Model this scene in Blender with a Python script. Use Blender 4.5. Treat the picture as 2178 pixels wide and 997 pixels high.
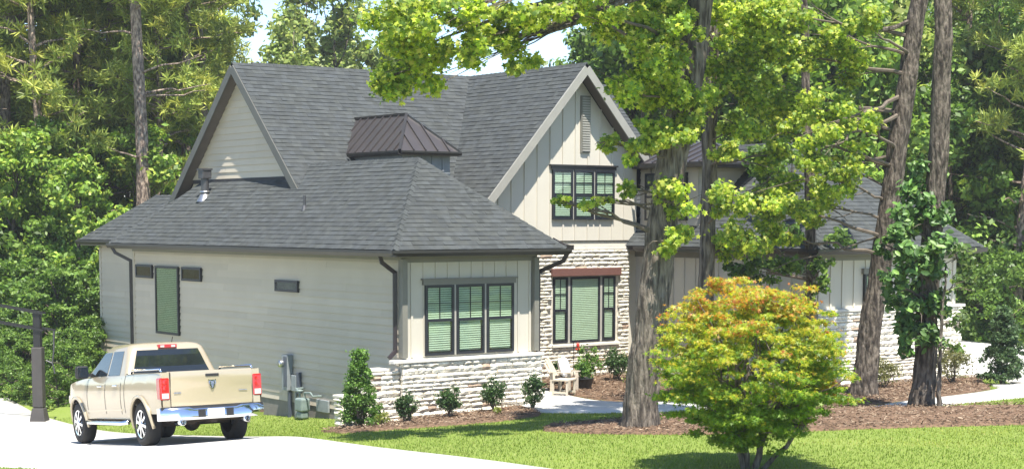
import bpy, math, random
import numpy as np
from mathutils import Vector, Matrix

# ------------------------------------------------------------------ clear
for o in list(bpy.data.objects): bpy.data.objects.remove(o, do_unlink=True)
SC = bpy.context.scene
COL = SC.collection
R = math.radians
rnd = random.Random(11)
NR = np.random.default_rng(5)

# ------------------------------------------------------------------ camera, sky, sun, exposure
CAM = (-18.84, -28.30, 3.99); YAW = 36.165
cd = bpy.data.cameras.new("camera"); cam = bpy.data.objects.new("camera", cd); COL.objects.link(cam)
cam.location = CAM; cam.rotation_euler = (R(90-5.36), 0, R(-YAW))
cd.sensor_width = 36; cd.lens = 36*3561/2178
cd.shift_x = (1089-1008.7)/2178; cd.shift_y = (802-498.5)/2178
cd.clip_end = 3000; cd.clip_start = .1
SC.camera = cam

SUNV = Vector((-.165, -.42, 1)).normalized()          # towards the sun
ELEV = math.asin(SUNV.z)
w = bpy.data.worlds.new("World"); SC.world = w; w.use_nodes = True
nt = w.node_tree; bg = nt.nodes['Background']
sky = nt.nodes.new('ShaderNodeTexSky'); sky.sky_type = 'NISHITA'; sky.sun_disc = False
sky.sun_elevation = ELEV; sky.sun_rotation = math.atan2(SUNV.x, SUNV.y)
sky.air_density = .75; sky.dust_density = .1; sky.ozone_density = 1.5
nt.links.new(sky.outputs[0], bg.inputs[0]); bg.inputs[1].default_value = .13
sl = bpy.data.lights.new("sun", 'SUN'); sl.energy = 5.0; sl.angle = R(.53); sl.color = (1, .95, .86)
so = bpy.data.objects.new("sun", sl); COL.objects.link(so)
so.rotation_euler = SUNV.to_track_quat('Z', 'Y').to_euler(); so.location = (0, 0, 40)
vs = SC.view_settings; vs.view_transform = 'Standard'; vs.look = 'None'; vs.gamma = 1; vs.exposure = 1.22
vs.use_curve_mapping = False

# ------------------------------------------------------------------ materials
MATS = {}
def _base(name):
    m = bpy.data.materials.new(name); m.use_nodes = True; MATS[name] = m
    return m, m.node_tree, m.node_tree.nodes['Principled BSDF']
def mat(name, c, c2=None, rough=.7, metal=0, spec=.4, nscale=6, ndet=5, bump=0, bscale=None, bdist=.01, attr=False,
        orand=0, stretch=None, coat=0, c3=None, rp_=(.32, .68)):
    """procedural material: noise mix of two or three colours, optional bump, vertex-colour tint, per-object variation"""
    m, t, p = _base(name); N, L = t.nodes, t.links
    p.inputs['Roughness'].default_value = rough; p.inputs['Metallic'].default_value = metal
    p.inputs['Specular IOR Level'].default_value = spec
    if coat: p.inputs['Coat Weight'].default_value = coat; p.inputs['Coat Roughness'].default_value = .05
    geo = N.new('ShaderNodeNewGeometry'); vec = geo.outputs['Position']
    if stretch:
        mp = N.new('ShaderNodeMapping'); mp.inputs['Scale'].default_value = stretch
        L.new(vec, mp.inputs['Vector']); vec = mp.outputs[0]
    c2 = c2 or tuple(v*.8 for v in c)
    no = N.new('ShaderNodeTexNoise'); no.inputs['Scale'].default_value = nscale; no.inputs['Detail'].default_value = ndet
    L.new(vec, no.inputs['Vector'])
    rp = N.new('ShaderNodeValToRGB'); e = rp.color_ramp.elements
    e[0].position = rp_[0]; e[1].position = rp_[1]; e[0].color = (*c, 1); e[1].color = (*c2, 1)
    if c3:
        x = e.new(.5); x.color = (*c3, 1)
    L.new(no.outputs[0], rp.inputs[0]); out = rp.outputs[0]
    if attr:
        a = N.new('ShaderNodeAttribute'); a.attribute_name = 'Col'
        mx = N.new('ShaderNodeMix'); mx.data_type = 'RGBA'; mx.blend_type = 'MULTIPLY'; mx.inputs[0].default_value = 1
        L.new(out, mx.inputs[6]); L.new(a.outputs['Color'], mx.inputs[7]); out = mx.outputs[2]
    if orand:
        oi = N.new('ShaderNodeObjectInfo'); mr = N.new('ShaderNodeMapRange')
        mr.inputs[3].default_value = 1-orand; mr.inputs[4].default_value = 1+orand
        L.new(oi.outputs['Random'], mr.inputs[0])
        vm = N.new('ShaderNodeVectorMath'); vm.operation = 'SCALE'
        L.new(out, vm.inputs[0]); L.new(mr.outputs[0], vm.inputs['Scale']); out = vm.outputs[0]
    L.new(out, p.inputs['Base Color'])
    if bump:
        b = N.new('ShaderNodeTexNoise'); b.inputs['Scale'].default_value = bscale or nscale*3; b.inputs['Detail'].default_value = 4
        L.new(vec, b.inputs['Vector'])
        bn = N.new('ShaderNodeBump'); bn.inputs['Strength'].default_value = bump; bn.inputs['Distance'].default_value = bdist
        L.new(b.outputs[0], bn.inputs['Height']); L.new(bn.outputs[0], p.inputs['Normal'])
    return m
def leafmat(name, trans=.35, rough=.45, spec=.35):
    m, t, p = _base(name); N, L = t.nodes, t.links
    a = N.new('ShaderNodeAttribute'); a.attribute_name = 'Col'
    p.inputs['Roughness'].default_value = rough; p.inputs['Specular IOR Level'].default_value = spec
    L.new(a.outputs['Color'], p.inputs['Base Color'])
    tr = N.new('ShaderNodeBsdfTranslucent')
    hs = N.new('ShaderNodeHueSaturation'); hs.inputs['Value'].default_value = 1.5; hs.inputs['Saturation'].default_value = 1.1
    L.new(a.outputs['Color'], hs.inputs['Color']); L.new(hs.outputs[0], tr.inputs['Color'])
    mx = N.new('ShaderNodeMixShader'); mx.inputs[0].default_value = trans
    L.new(p.outputs[0], mx.inputs[1]); L.new(tr.outputs[0], mx.inputs[2])
    L.new(mx.outputs[0], N['Material Output'].inputs['Surface'])
    return m
def glassmat(name, tint, refl=1.0):
    m, t, p = _base(name); N, L = t.nodes, t.links
    g = N.new('ShaderNodeBsdfGlossy'); g.inputs['Roughness'].default_value = .03
    tr = N.new('ShaderNodeBsdfTransparent'); tr.inputs[0].default_value = (*tint, 1)
    fr = N.new('ShaderNodeLayerWeight'); fr.inputs[0].default_value = .5
    pw = N.new('ShaderNodeMath'); pw.operation = 'POWER'; pw.inputs[1].default_value = 4
    mu = N.new('ShaderNodeMath'); mu.operation = 'MULTIPLY_ADD'; mu.inputs[1].default_value = .8; mu.inputs[2].default_value = .05*refl; mu.use_clamp = True
    no = N.new('ShaderNodeTexNoise'); no.inputs['Scale'].default_value = .9
    bn = N.new('ShaderNodeBump'); bn.inputs['Strength'].default_value = .04; bn.inputs['Distance'].default_value = .1
    L.new(no.outputs[0], bn.inputs['Height']); L.new(bn.outputs[0], g.inputs['Normal'])
    L.new(fr.outputs['Facing'], pw.inputs[0]); L.new(pw.outputs[0], mu.inputs[0])
    mx = N.new('ShaderNodeMixShader'); L.new(mu.outputs[0], mx.inputs[0])
    L.new(tr.outputs[0], mx.inputs[1]); L.new(g.outputs[0], mx.inputs[2])
    L.new(mx.outputs[0], N['Material Output'].inputs['Surface'])
    return m

mat('siding', (.465, .412, .325), (.435, .382, .30), rough=.6, nscale=1.5, bump=.15, bscale=60, bdist=.003, orand=.06)
mat('batten_board', (.54, .505, .425), (.51, .475, .40), rough=.6, nscale=1.2, bump=.1, bscale=40, bdist=.003, orand=.03)
mat('trim', (.19, .185, .155), (.17, .165, .14), rough=.55, nscale=3)
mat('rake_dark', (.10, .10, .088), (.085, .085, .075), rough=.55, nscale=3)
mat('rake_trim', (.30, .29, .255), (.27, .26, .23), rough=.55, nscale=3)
mat('soffit', (.13, .11, .095), (.11, .095, .08), rough=.7, nscale=4)
mat('gutter', (.03, .027, .024), (.024, .022, .02), rough=.35, spec=.5, nscale=3)
mat('downspout', (.035, .028, .03), (.028, .022, .025), rough=.35, spec=.5, nscale=4)
mat('shingle', (.065, .0705, .0705), (.049, .0535, .0535), rough=.9, spec=.2, nscale=7, bump=.6, bscale=90, bdist=.006, attr=True)
mat('roof_deck', (.035, .036, .04), rough=.9)
mat('metal_roof', (.088, .078, .076), (.074, .066, .065), rough=.38, metal=.45, nscale=2, bump=.05, bscale=3)
mat('stone', (.82, .765, .64), (.60, .53, .41), rough=.9, spec=.2, nscale=7, bump=1, bscale=26, bdist=.04, orand=.2, c3=(.76, .72, .62))
mat('stone_tan', (.42, .30, .22), (.34, .27, .21), rough=.9, spec=.2, nscale=5, bump=.9, bscale=22, bdist=.03, orand=.15)
mat('mortar', (.62, .57, .48), (.50, .46, .38), rough=.95, nscale=14, bump=.4, bscale=40)
mat('cap_stone', (.66, .63, .56), (.56, .53, .47), rough=.85, nscale=8, bump=.3, bscale=30)
mat('foundation', (.22, .20, .18), (.18, .165, .15), rough=.95, nscale=5, bump=.5, bscale=40)
mat('frame_black', (.016, .018, .024), (.013, .015, .02), rough=.4, spec=.5)
mat('mull', (.36, .35, .31), (.33, .32, .28), rough=.6)
mat('blind', (.66, .69, .62), (.60, .63, .56), rough=.6)
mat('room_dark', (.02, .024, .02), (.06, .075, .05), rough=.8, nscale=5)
mat('shade_green', (.20, .24, .17), (.15, .19, .13), rough=.7, nscale=1.2)
mat('beam_brown', (.16, .075, .058), (.12, .055, .043), rough=.6, nscale=6, stretch=(2, 2, 14), bump=.3, bscale=30)
glassmat('glass', (.88, .94, .88), 1.2); glassmat('glass_green', (.84, .91, .82), 2.4); glassmat('glass_dark', (.6, .68, .62), 3.5)
mat('concrete', (.56, .545, .51), (.48, .465, .43), rough=.9, spec=.2, nscale=1.3, ndet=8, bump=.3, bscale=60, bdist=.004)
mat('asphalt', (.05, .05, .052), (.04, .04, .042), rough=.9, nscale=8, bump=.4, bscale=80)
mat('mulch', (.155, .10, .068), (.09, .06, .044), rough=1, spec=.1, nscale=9, bump=1, bscale=25, bdist=.04, c3=(.20, .13, .085))
mat('mulch_bit', (1, 1, 1), (.8, .8, .8), rough=1, spec=.1, attr=True)
mat('bark', (.225, .192, .155), (.06, .05, .042), rough=.95, spec=.1, nscale=5, ndet=10, bump=1, bscale=5, bdist=.12, stretch=(3.4, 3.4, .6), c3=(.145, .122, .098), rp_=(.36, .64))
mat('bark_dark', (.185, .155, .125), (.045, .037, .031), rough=.95, spec=.1, nscale=6, ndet=10, bump=1, bscale=6, bdist=.10, stretch=(3, 3, .8), c3=(.105, .086, .07), rp_=(.36, .64))
mat('bark_pine', (.40, .31, .245), (.12, .09, .075), rough=.95, spec=.1, nscale=7, ndet=9, bump=1, bscale=7, bdist=.08, stretch=(2, 2, .8), c3=(.25, .19, .15), rp_=(.38, .60))
mat('twig', (.15, .12, .09), (.10, .08, .062), rough=.9, nscale=10)
leafmat('leaf'); leafmat('leaf_thin', .52); leafmat('leaf_gloss', .2, .45, .3); leafmat('needle', .25, .5, .3); leafmat('blade', .3, .6, .2)
mat('paint', (.49, .41, .285), (.48, .40, .275), rough=.25, metal=.4, spec=.5, coat=.6, nscale=1)
mat('chrome', (.75, .76, .78), (.72, .73, .75), rough=.10, metal=1, nscale=2)
mat('tyre', (.022, .021, .02), (.03, .028, .026), rough=.85, nscale=12)
mat('plastic', (.02, .02, .021), rough=.6)
mat('under', (.035, .028, .022), (.05, .035, .024), rough=.9, nscale=9)
mat('car_glass', (.012, .016, .018), (.010, .013, .015), rough=.04, spec=.9)
mat('red_lens', (.42, .018, .014), (.36, .012, .01), rough=.15, spec=.6, coat=.5)
mat('clear_lens', (.62, .50, .46), rough=.15, spec=.6, coat=.5)
mat('plate', (.72, .74, .78), (.66, .68, .74), rough=.5, nscale=9)
mat('emblem', (.10, .13, .20), (.30, .33, .40), rough=.3, metal=.5, nscale=30)
mat('pad_grey', (.062, .056, .052), (.05, .046, .043), rough=.7, nscale=5, bump=.2, bscale=30)
mat('pole_black', (.018, .018, .018), rough=.45)
mat('board_clear', (.45, .48, .5), rough=.2)
mat('meter_grey', (.24, .26, .265), (.2, .22, .225), rough=.5, nscale=6)
mat('meter_dark', (.07, .085, .11), (.06, .07, .09), rough=.5, nscale=6)
mat('gas_green', (.20, .25, .235), (.16, .2, .19), rough=.5, nscale=8)
mat('cedar', (.56, .50, .41), (.48, .42, .34), rough=.75, nscale=7, stretch=(3, 3, 3))
mat('pillow_white', (.78, .78, .79), (.74, .74, .75), rough=.9)
mat('pot_dark', (.035, .038, .036), rough=.5)
mat('feeder_red', (.55, .05, .035), rough=.3, spec=.6)
mat('vent_metal', (.10, .10, .105), rough=.5, metal=.6)
mat('vent_bright', (.5, .5, .5), rough=.3, metal=.9)
mat('fence_black', (.015, .015, .016), rough=.5)
mat('ac_slate', (.24, .255, .27), rough=.7)

# ------------------------------------------------------------------ object helpers
def empty(name, loc=(0, 0, 0), rot=(0, 0, 0), label=None, cat=None, group=None):
    o = bpy.data.objects.new(name, None); COL.objects.link(o); o.location = loc; o.rotation_euler = rot
    o.empty_display_size = .3
    if label: tag(o, label, cat, group)
    return o
def tag(o, label=None, cat=None, group=None, kind=None):
    if label: o['label'] = label
    if cat: o['category'] = cat
    if group: o['group'] = group
    if kind: o['kind'] = kind
    return o
def link(name, me, parent=None, kind=None, loc=None):
    o = bpy.data.objects.new(name, me); COL.objects.link(o)
    if parent: o.parent = parent
    if kind: o['kind'] = kind
    if loc: o.location = loc
    return o
def copy_tree(o, parent=None):
    c = o.copy(); COL.objects.link(c)
    if parent: c.parent = parent
    for ch in o.children: copy_tree(ch, c)
    return c
def npmesh(name, V, F, m, cols=None, smooth=False):
    """V (n,3) float array, F (k,c) int array (same size faces)"""
    me = bpy.data.meshes.new(name); V = np.asarray(V, dtype=np.float32); F = np.asarray(F, dtype=np.int32)
    k, c = F.shape
    me.vertices.add(len(V)); me.vertices.foreach_set('co', V.ravel())
    me.loops.add(k*c); me.loops.foreach_set('vertex_index', F.ravel())
    me.polygons.add(k); me.polygons.foreach_set('loop_start', np.arange(0, k*c, c, dtype=np.int32))
    if smooth: me.polygons.foreach_set('use_smooth', np.ones(k, dtype=bool))
    me.update(calc_edges=True)
    if cols is not None:
        a = me.color_attributes.new('Col', 'FLOAT_COLOR', 'POINT')
        cc = np.ones((len(V), 4), dtype=np.float32); cc[:, :3] = cols
        a.data.foreach_set('color', cc.ravel())
    me.materials.append(MATS[m] if isinstance(m, str) else m)
    return me
class Fr:
    """local frame on a wall: u to the right seen from outside, d outward, z up"""
    def __init__(s, O, U, N): s.O, s.U, s.N = Vector(O), Vector(U), Vector(N)
    def P(s, u, d, z): return s.O + s.U*u + s.N*d + Vector((0, 0, z))
WORLD = Fr((0, 0, 0), (1, 0, 0), (0, 1, 0))
class MB:
    def __init__(s): s.v, s.f, s.c = [], [], []
    def add(s, vs, fs, col=None):
        n = len(s.v); s.v += [tuple(x) for x in vs]; s.f += [tuple(i+n for i in f) for f in fs]
        s.c += [col or (1, 1, 1)]*len(vs); return s
    def box(s, x0, x1, y0, y1, z0, z1, F=WORLD, col=None):
        vs = [F.P(x, y, z) for x in (x0, x1) for y in (y0, y1) for z in (z0, z1)]
        return s.add(vs, [(0, 1, 3, 2), (4, 6, 7, 5), (0, 4, 5, 1), (2, 3, 7, 6), (0, 2, 6, 4), (1, 5, 7, 3)], col)
    def beam(s, a, b, wd, h, up=(0, 0, 1), col=None):
        a, b = Vector(a), Vector(b); d = (b-a).normalized(); sd = d.cross(Vector(up)).normalized(); u = sd.cross(d)
        vs = [q + sd*i*wd/2 + u*j*h/2 for q in (a, b) for i in (-1, 1) for j in (-1, 1)]
        return s.add(vs, [(0, 1, 3, 2), (4, 6, 7, 5), (0, 4, 5, 1), (2, 3, 7, 6), (0, 2, 6, 4), (1, 5, 7, 3)], col)
    def poly(s, pts, thick=None, n=None, col=None):
        k = len(pts); pts = [Vector(p) for p in pts]
        if thick is None: return s.add(pts, [tuple(range(k))], col)
        n = Vector(n) if n else (pts[1]-pts[0]).cross(pts[2]-pts[1]).normalized()
        q = [p + n*thick for p in pts]
        return s.add(pts+q, [tuple(range(k))[::-1], tuple(range(k, 2*k))] + [(i, (i+1) % k, k+(i+1) % k, k+i) for i in range(k)], col)
    def tube(s, pts, rads, seg=8, cap=True, jit=0, rg=rnd, col=None):
        pts = [Vector(p) for p in pts]; n = len(pts); vs = []; fs = []
        if not hasattr(rads, '__len__'): rads = [rads]*n
        prev = None
        for i, p in enumerate(pts):
            d = (pts[min(i+1, n-1)]-pts[max(i-1, 0)]).normalized()
            if prev is None: sd = d.cross(Vector((.31, .87, .23))).normalized()
            else: sd = (prev - d*prev.dot(d)).normalized()
            prev = sd; u = d.cross(sd)
            for k in range(seg):
                a = 2*math.pi*k/seg; r = rads[i]*(1+jit*(rg.random()-.5))
                vs.append(p + sd*math.cos(a)*r + u*math.sin(a)*r)
        for i in range(n-1):
            for k in range(seg):
                fs.append((i*seg+k, i*seg+(k+1) % seg, (i+1)*seg+(k+1) % seg, (i+1)*seg+k))
        if cap: fs += [tuple(range(seg))[::-1], tuple(range((n-1)*seg, n*seg))]
        return s.add(vs, fs, col)
    def lathe(s, prof, axis='z', seg=24, org=(0, 0, 0), col=None):
        """prof: (radius, height) list, rotated round the axis"""
        vs, fs = [], []; O = Vector(org)
        for r, h in prof:
            for k in range(seg):
                a = 2*math.pi*k/seg; c, q = r*math.cos(a), r*math.sin(a)
                vs.append(O + (Vector((c, q, h)) if axis == 'z' else Vector((c, h, q)) if axis == 'y' else Vector((h, c, q))))
        n = len(prof)
        for i in range(n-1):
            for k in range(seg): fs.append((i*seg+k, i*seg+(k+1) % seg, (i+1)*seg+(k+1) % seg, (i+1)*seg+k))
        return s.add(vs, fs, col)
    def mesh(s, name, m, smooth=False, cols=False):
        me = bpy.data.meshes.new(name); me.from_pydata([tuple(v) for v in s.v], [], s.f); me.update()
        if smooth: me.polygons.foreach_set('use_smooth', np.ones(len(me.polygons), dtype=bool))
        if cols:
            a = me.color_attributes.new('Col', 'FLOAT_COLOR', 'POINT')
            cc = np.ones((len(s.v), 4), dtype=np.float32); cc[:, :3] = np.array(s.c); a.data.foreach_set('color', cc.ravel())
        me.materials.append(MATS[m]); return me
    def obj(s, name, m, parent=None, smooth=False, kind=None, bevel=0, cols=False, auto=None):
        o = link(name, s.mesh(name, m, smooth, cols), parent, kind)
        if bevel:
            b = o.modifiers.new('bevel', 'BEVEL'); b.width = bevel; b.segments = 2; b.limit_method = 'ANGLE'; b.angle_limit = R(35)
        if auto is not None:
            try: o.data.set_sharp_from_angle(angle=R(auto))
            except Exception: pass
        return o
def B(*a, F=WORLD): return MB().box(*a, F=F)

# ------------------------------------------------------------------ terrain
def sp(t, k=2.0): return np.log1p(np.exp(np.clip(k*np.asarray(t, float), -30, 30)))/k
def sstep(a, b, x):
    t = np.clip((np.asarray(x, float)-a)/(b-a), 0, 1); return t*t*(3-2*t)
def G(x, y):
    x = np.asarray(x, float); y = np.asarray(y, float)
    front = .045*sp(-y-.5, 1.2)
    drop = .1*sp(y+2.0) - .1*sp(y-8.5, 1)
    front = front - .045*sp(-y-26, .6)*.95
    wgt = sstep(4.5, -3, x)
    mound = .10*np.exp(-((x-4)/7)**2-((y+8)/2.5)**2)
    return front - drop*wgt + mound
def g1(x, y): return float(G(x, y))
def at(px, depth):
    """world x, y of the point seen at picture column px (2178 wide) at a given depth from the camera"""
    a = R(YAW); l = (px-1008.7)/3561*depth
    return (CAM[0]+depth*math.sin(a)+l*math.cos(a), CAM[1]+depth*math.cos(a)-l*math.sin(a))

ax = np.concatenate([np.linspace(-600, -60, 14), np.linspace(-50, -16, 14), np.linspace(-15, 30, 91), np.linspace(32, 70, 14), np.linspace(90, 600, 12)])
ay = np.concatenate([np.linspace(-600, -60, 12), np.linspace(-50, -22, 15), np.linspace(-21, 25, 93), np.linspace(27, 80, 16), np.linspace(100, 700, 12)])
gx, gy = np.meshgrid(ax, ay, indexing='ij')
gz = G(gx, gy)
GV = np.stack([gx, gy, gz], -1).reshape(-1, 3)
ni, nj = len(ax), len(ay)
I, J = np.meshgrid(np.arange(ni-1), np.arange(nj-1), indexing='ij')
GF = np.stack([I*nj+J, (I+1)*nj+J, (I+1)*nj+J+1, I*nj+J+1], -1).reshape(-1, 4)
# ground material: mown lawn, turning to leaf litter under the wood
m, t, p = _base('ground'); N, L = t.nodes, t.links
geo = N.new('ShaderNodeNewGeometry')
def noise(sc, det=6):
    n = N.new('ShaderNodeTexNoise'); n.inputs['Scale'].default_value = sc; n.inputs['Detail'].default_value = det
    L.new(geo.outputs['Position'], n.inputs['Vector']); return n
def ramp(src, a, b, p0=.35, p1=.65):
    r = N.new('ShaderNodeValToRGB'); e = r.color_ramp.elements; e[0].position = p0; e[1].position = p1
    e[0].color = (*a, 1); e[1].color = (*b, 1); L.new(src, r.inputs[0]); return r.outputs[0]
def mixc(f, a, b):
    x = N.new('ShaderNodeMix'); x.data_type = 'RGBA'; L.new(f, x.inputs[0]); L.new(a, x.inputs[6]); L.new(b, x.inputs[7]); return x.outputs[2]
lawn1 = ramp(noise(.7).outputs[0], (0.161, 0.227, 0.041), (0.214, 0.271, 0.061))
lawn2 = ramp(noise(26, 3).outputs[0], (0.128, 0.2, 0.034), (0.235, 0.271, 0.08))
f = N.new('ShaderNodeValue'); f.outputs[0].default_value = .5
lawn = mixc(f.outputs[0], lawn1, lawn2)
litter = ramp(noise(2.5).outputs[0], (.035, .045, .018), (.09, .065, .035))
sx = N.new('ShaderNodeSeparateXYZ'); L.new(geo.outputs['Position'], sx.inputs[0])
wob = noise(.25, 3); ad = N.new('ShaderNodeMath'); ad.operation = 'MULTIPLY_ADD'; ad.inputs[1].default_value = 8
L.new(wob.outputs[0], ad.inputs[0]); L.new(sx.outputs[1], ad.inputs[2])
mr = N.new('ShaderNodeMapRange'); mr.inputs[1].default_value = 21; mr.inputs[2].default_value = 25; L.new(ad.outputs[0], mr.inputs[0])
L.new(mixc(mr.outputs[0], lawn, litter), p.inputs['Base Color']); p.inputs['Roughness'].default_value = .95
p.inputs['Specular IOR Level'].default_value = .1
bn = N.new('ShaderNodeBump'); bn.inputs['Strength'].default_value = .8; bn.inputs['Distance'].default_value = .04
L.new(noise(40, 3).outputs[0], bn.inputs['Height']); L.new(bn.outputs[0], p.inputs['Normal'])
tag(link('ground', npmesh('ground', GV, GF, 'ground', smooth=True)), 'mown green lawn sloping down towards the wood', 'lawn', kind='structure')

POLYS = []
def resample(pl, n):
    pl = np.array(pl, float); d = np.r_[0, np.cumsum(np.hypot(*np.diff(pl, axis=0).T))]
    q = np.linspace(0, d[-1], n); return np.stack([np.interp(q, d, pl[:, 0]), np.interp(q, d, pl[:, 1])], 1)
def smooth_pl(pl, it=2):
    pl = np.array(pl, float)
    for _ in range(it):
        q = [pl[0]]
        for a, b in zip(pl[:-1], pl[1:]): q += [a*.75+b*.25, a*.25+b*.75]
        pl = np.array(q+[pl[-1]])
    return pl
def sheet(name, A, Bp, mname, label, cat, lift, n=60, mrows=10, crown=0, kind='structure', jit=0):
    """a strip of ground cover lofted between two border lines and draped on the terrain"""
    A = resample(smooth_pl(A), n); Bp = resample(smooth_pl(Bp), n)
    t = np.linspace(0, 1, mrows); P = A[:, None]*(1-t)[None, :, None]+Bp[:, None]*t[None, :, None]
    z = G(P[..., 0], P[..., 1]) + lift + crown*np.minimum(1, 6*np.minimum(t, 1-t))[None, :]
    if jit: z = z + NR.normal(0, jit, z.shape)
    V = np.concatenate([P, z[..., None]], -1).reshape(-1, 3)
    I, J = np.meshgrid(np.arange(n-1), np.arange(mrows-1), indexing='ij')
    F = np.stack([I*mrows+J, I*mrows+J+1, (I+1)*mrows+J+1, (I+1)*mrows+J], -1).reshape(-1, 4)
    # skirt so the edge has a thickness
    border = [(i, 0) for i in range(n)]+[(n-1, j) for j in range(1, mrows)]+[(i, mrows-1) for i in range(n-2, -1, -1)]+[(0, j) for j in range(mrows-2, 0, -1)]
    bi = np.array([i*mrows+j for i, j in border]); low = V[bi].copy(); low[:, 2] -= lift+crown+.1
    k = len(bi); base = len(V); idx = np.arange(k); V = np.concatenate([V, low])
    F = np.concatenate([F, np.stack([bi, bi[(idx+1) % k], base+(idx+1) % k, base+idx], -1)])
    o = link(name, npmesh(name, V, F, mname, smooth=False)); tag(o, label, cat, kind=kind)
    POLYS.append(np.concatenate([A, Bp[::-1]])); return o
sheet('driveway', [(-4.2, -24.5), (-4.1, -14), (-4.0, -9), (-3.9, -4.4), (-3.3, .4), (-2.85, 6), (-2.7, 11), (-2.5, 15), (-2.5, 21)],
      [(-8.4, -24.5), (-8.6, -14), (-8.6, -8), (-8.75, -5), (-9.15, -2.7), (-11.8, 2), (-15, 8), (-16, 15), (-17, 21)],
      'concrete', 'white concrete driveway running down beside the house', 'driveway', .035, n=90, mrows=14)
drv = bpy.data.objects['driveway']
for yj in np.arange(-21, 20, 3.6):
    xr = np.interp(yj, [-24.5, -9, -4.4, .4, 6, 21], [-4.2, -4.0, -3.9, -3.35, -3.05, -2.6])+.02; xl = np.interp(yj, [-24.5, -5, -2.5, 2, 8, 21], [-8.4, -9.0, -9.6, -11.8, -14.8, -16.8])
    xx = np.linspace(xl, xr, 24); V_ = [(x, yj+d, g1(x, yj+d)+.0385) for x in xx for d in (-.008, .008)]
    MB().add(V_, [(2*i, 2*i+2, 2*i+3, 2*i+1) for i in range(23)]).obj('control_joint', 'foundation', drv)
sheet('front_walk', [(3.7, 2.6), (2.7, .2), (2.3, -1.5), (3.6, -3.2), (5.5, -4.2)], [(5.6, 2.3), (5.0, .6), (4.7, -.9), (5.6, -2.0), (6.6, -2.7)],
      'concrete', 'white concrete walk leading to the porch', 'walk', .05, n=40)
sheet('garage_walk', [(6.3, -6.9), (7.9, -6.2), (10.3, -5.9), (12.6, -5.3), (13.6, -4.2)], [(6.6, -7.6), (8.2, -7.4), (10.5, -7.2), (13.5, -7.2), (17, -7.6)],
      'concrete', 'pale concrete walk curving past the twin trunks to the garage court', 'walk', .05, n=40)
sheet('garage_court', [(13.3, -5.2), (14.5, -4.2), (16.2, -2.0), (16.6, 3), (17, 9)], [(15.5, -7.7), (20, -7.5), (24, -5), (26, 2), (27, 9)],
      'concrete', 'pale concrete court beyond the garage wing', 'driveway', .04, n=40)
sheet('road', [(-300, -25.2), (0, -25.2), (300, -25.2)], [(-300, -32.5), (0, -32.5), (300, -32.5)], 'asphalt', 'asphalt street in front of the lawn', 'road', .03, n=80)
sheet('mulch_bed', [(-2.5, -1.75), (-1.4, -2.1), (0, -2.45), (1.2, -2.4), (2.2, -1.95), (2.5, -1.2)], [(-2.0, -.15), (-1, .2), (0, .2), (1.2, .2), (2.4, .2), (3.1, .2)],
      'mulch', 'red brown mulch bed along the stone wainscot', 'mulch bed', .03, crown=.03, jit=.006, n=50)
sheet('mulch_bed', [(5.4, 2.2), (5.3, .9), (5.0, -.9), (5.9, -1.9), (6.9, -2.6), (8, -3.2)], [(5.8, 4.45), (7.4, 4.45), (10.3, 4.4), (10.3, 2), (10.3, 0), (10.3, -1.6)],
      'mulch', 'red brown mulch bed under the stone gable window', 'mulch bed', .03, crown=.03, jit=.006, n=40, mrows=16)
sheet('mulch_bed', [(8.0, -3.2), (7.2, -4.6), (6.4, -6.4), (7.9, -6.0), (10.2, -5.7), (12.5, -5.1), (13.4, -4.2)], [(10.3, -1.66), (10.8, -1.66), (11.6, -1.66), (12.8, -1.66), (14, -1.66), (15, -1.9), (15.8, -2.2)],
      'mulch', 'mulch bed at the foot of the garage wing', 'mulch bed', .03, crown=.03, jit=.006, n=40, mrows=16)
sheet('pine_straw_bed', [(-.2, -4.9), (-.3, -6.0), (.1, -7.4), (1.0, -8.7), (2.9, -9.4), (5.4, -10.7), (9, -12.5), (14, -15)], [(.6, -4.2), (2.0, -4.3), (3.9, -4.6), (5.6, -5.6), (6.6, -7.4), (8.2, -8.4), (11, -10), (16, -12.5)],
      'mulch', 'pine straw bed round the big leaning trees', 'mulch bed', .03, crown=.05, jit=.008, n=60, mrows=18)
def inside(P, poly):
    x, y = P[:, 0], P[:, 1]; c = np.zeros(len(P), bool); j = len(poly)-1
    for i in range(len(poly)):
        xi, yi = poly[i]; xj, yj = poly[j]
        k = ((yi > y) != (yj > y)) & (x < (xj-xi)*(y-yi)/(yj-yi+1e-12)+xi); c ^= k; j = i
    return c
HOUSE_FP = [np.array([(-.05, -.1), (3.6, -.1), (3.6, 4.4), (10.3, 4.4), (10.3, -1.8), (15.6, -1.8), (15.6, 15), (5, 18), (1, 18), (1, 13), (-.05, 13)])]

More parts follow.
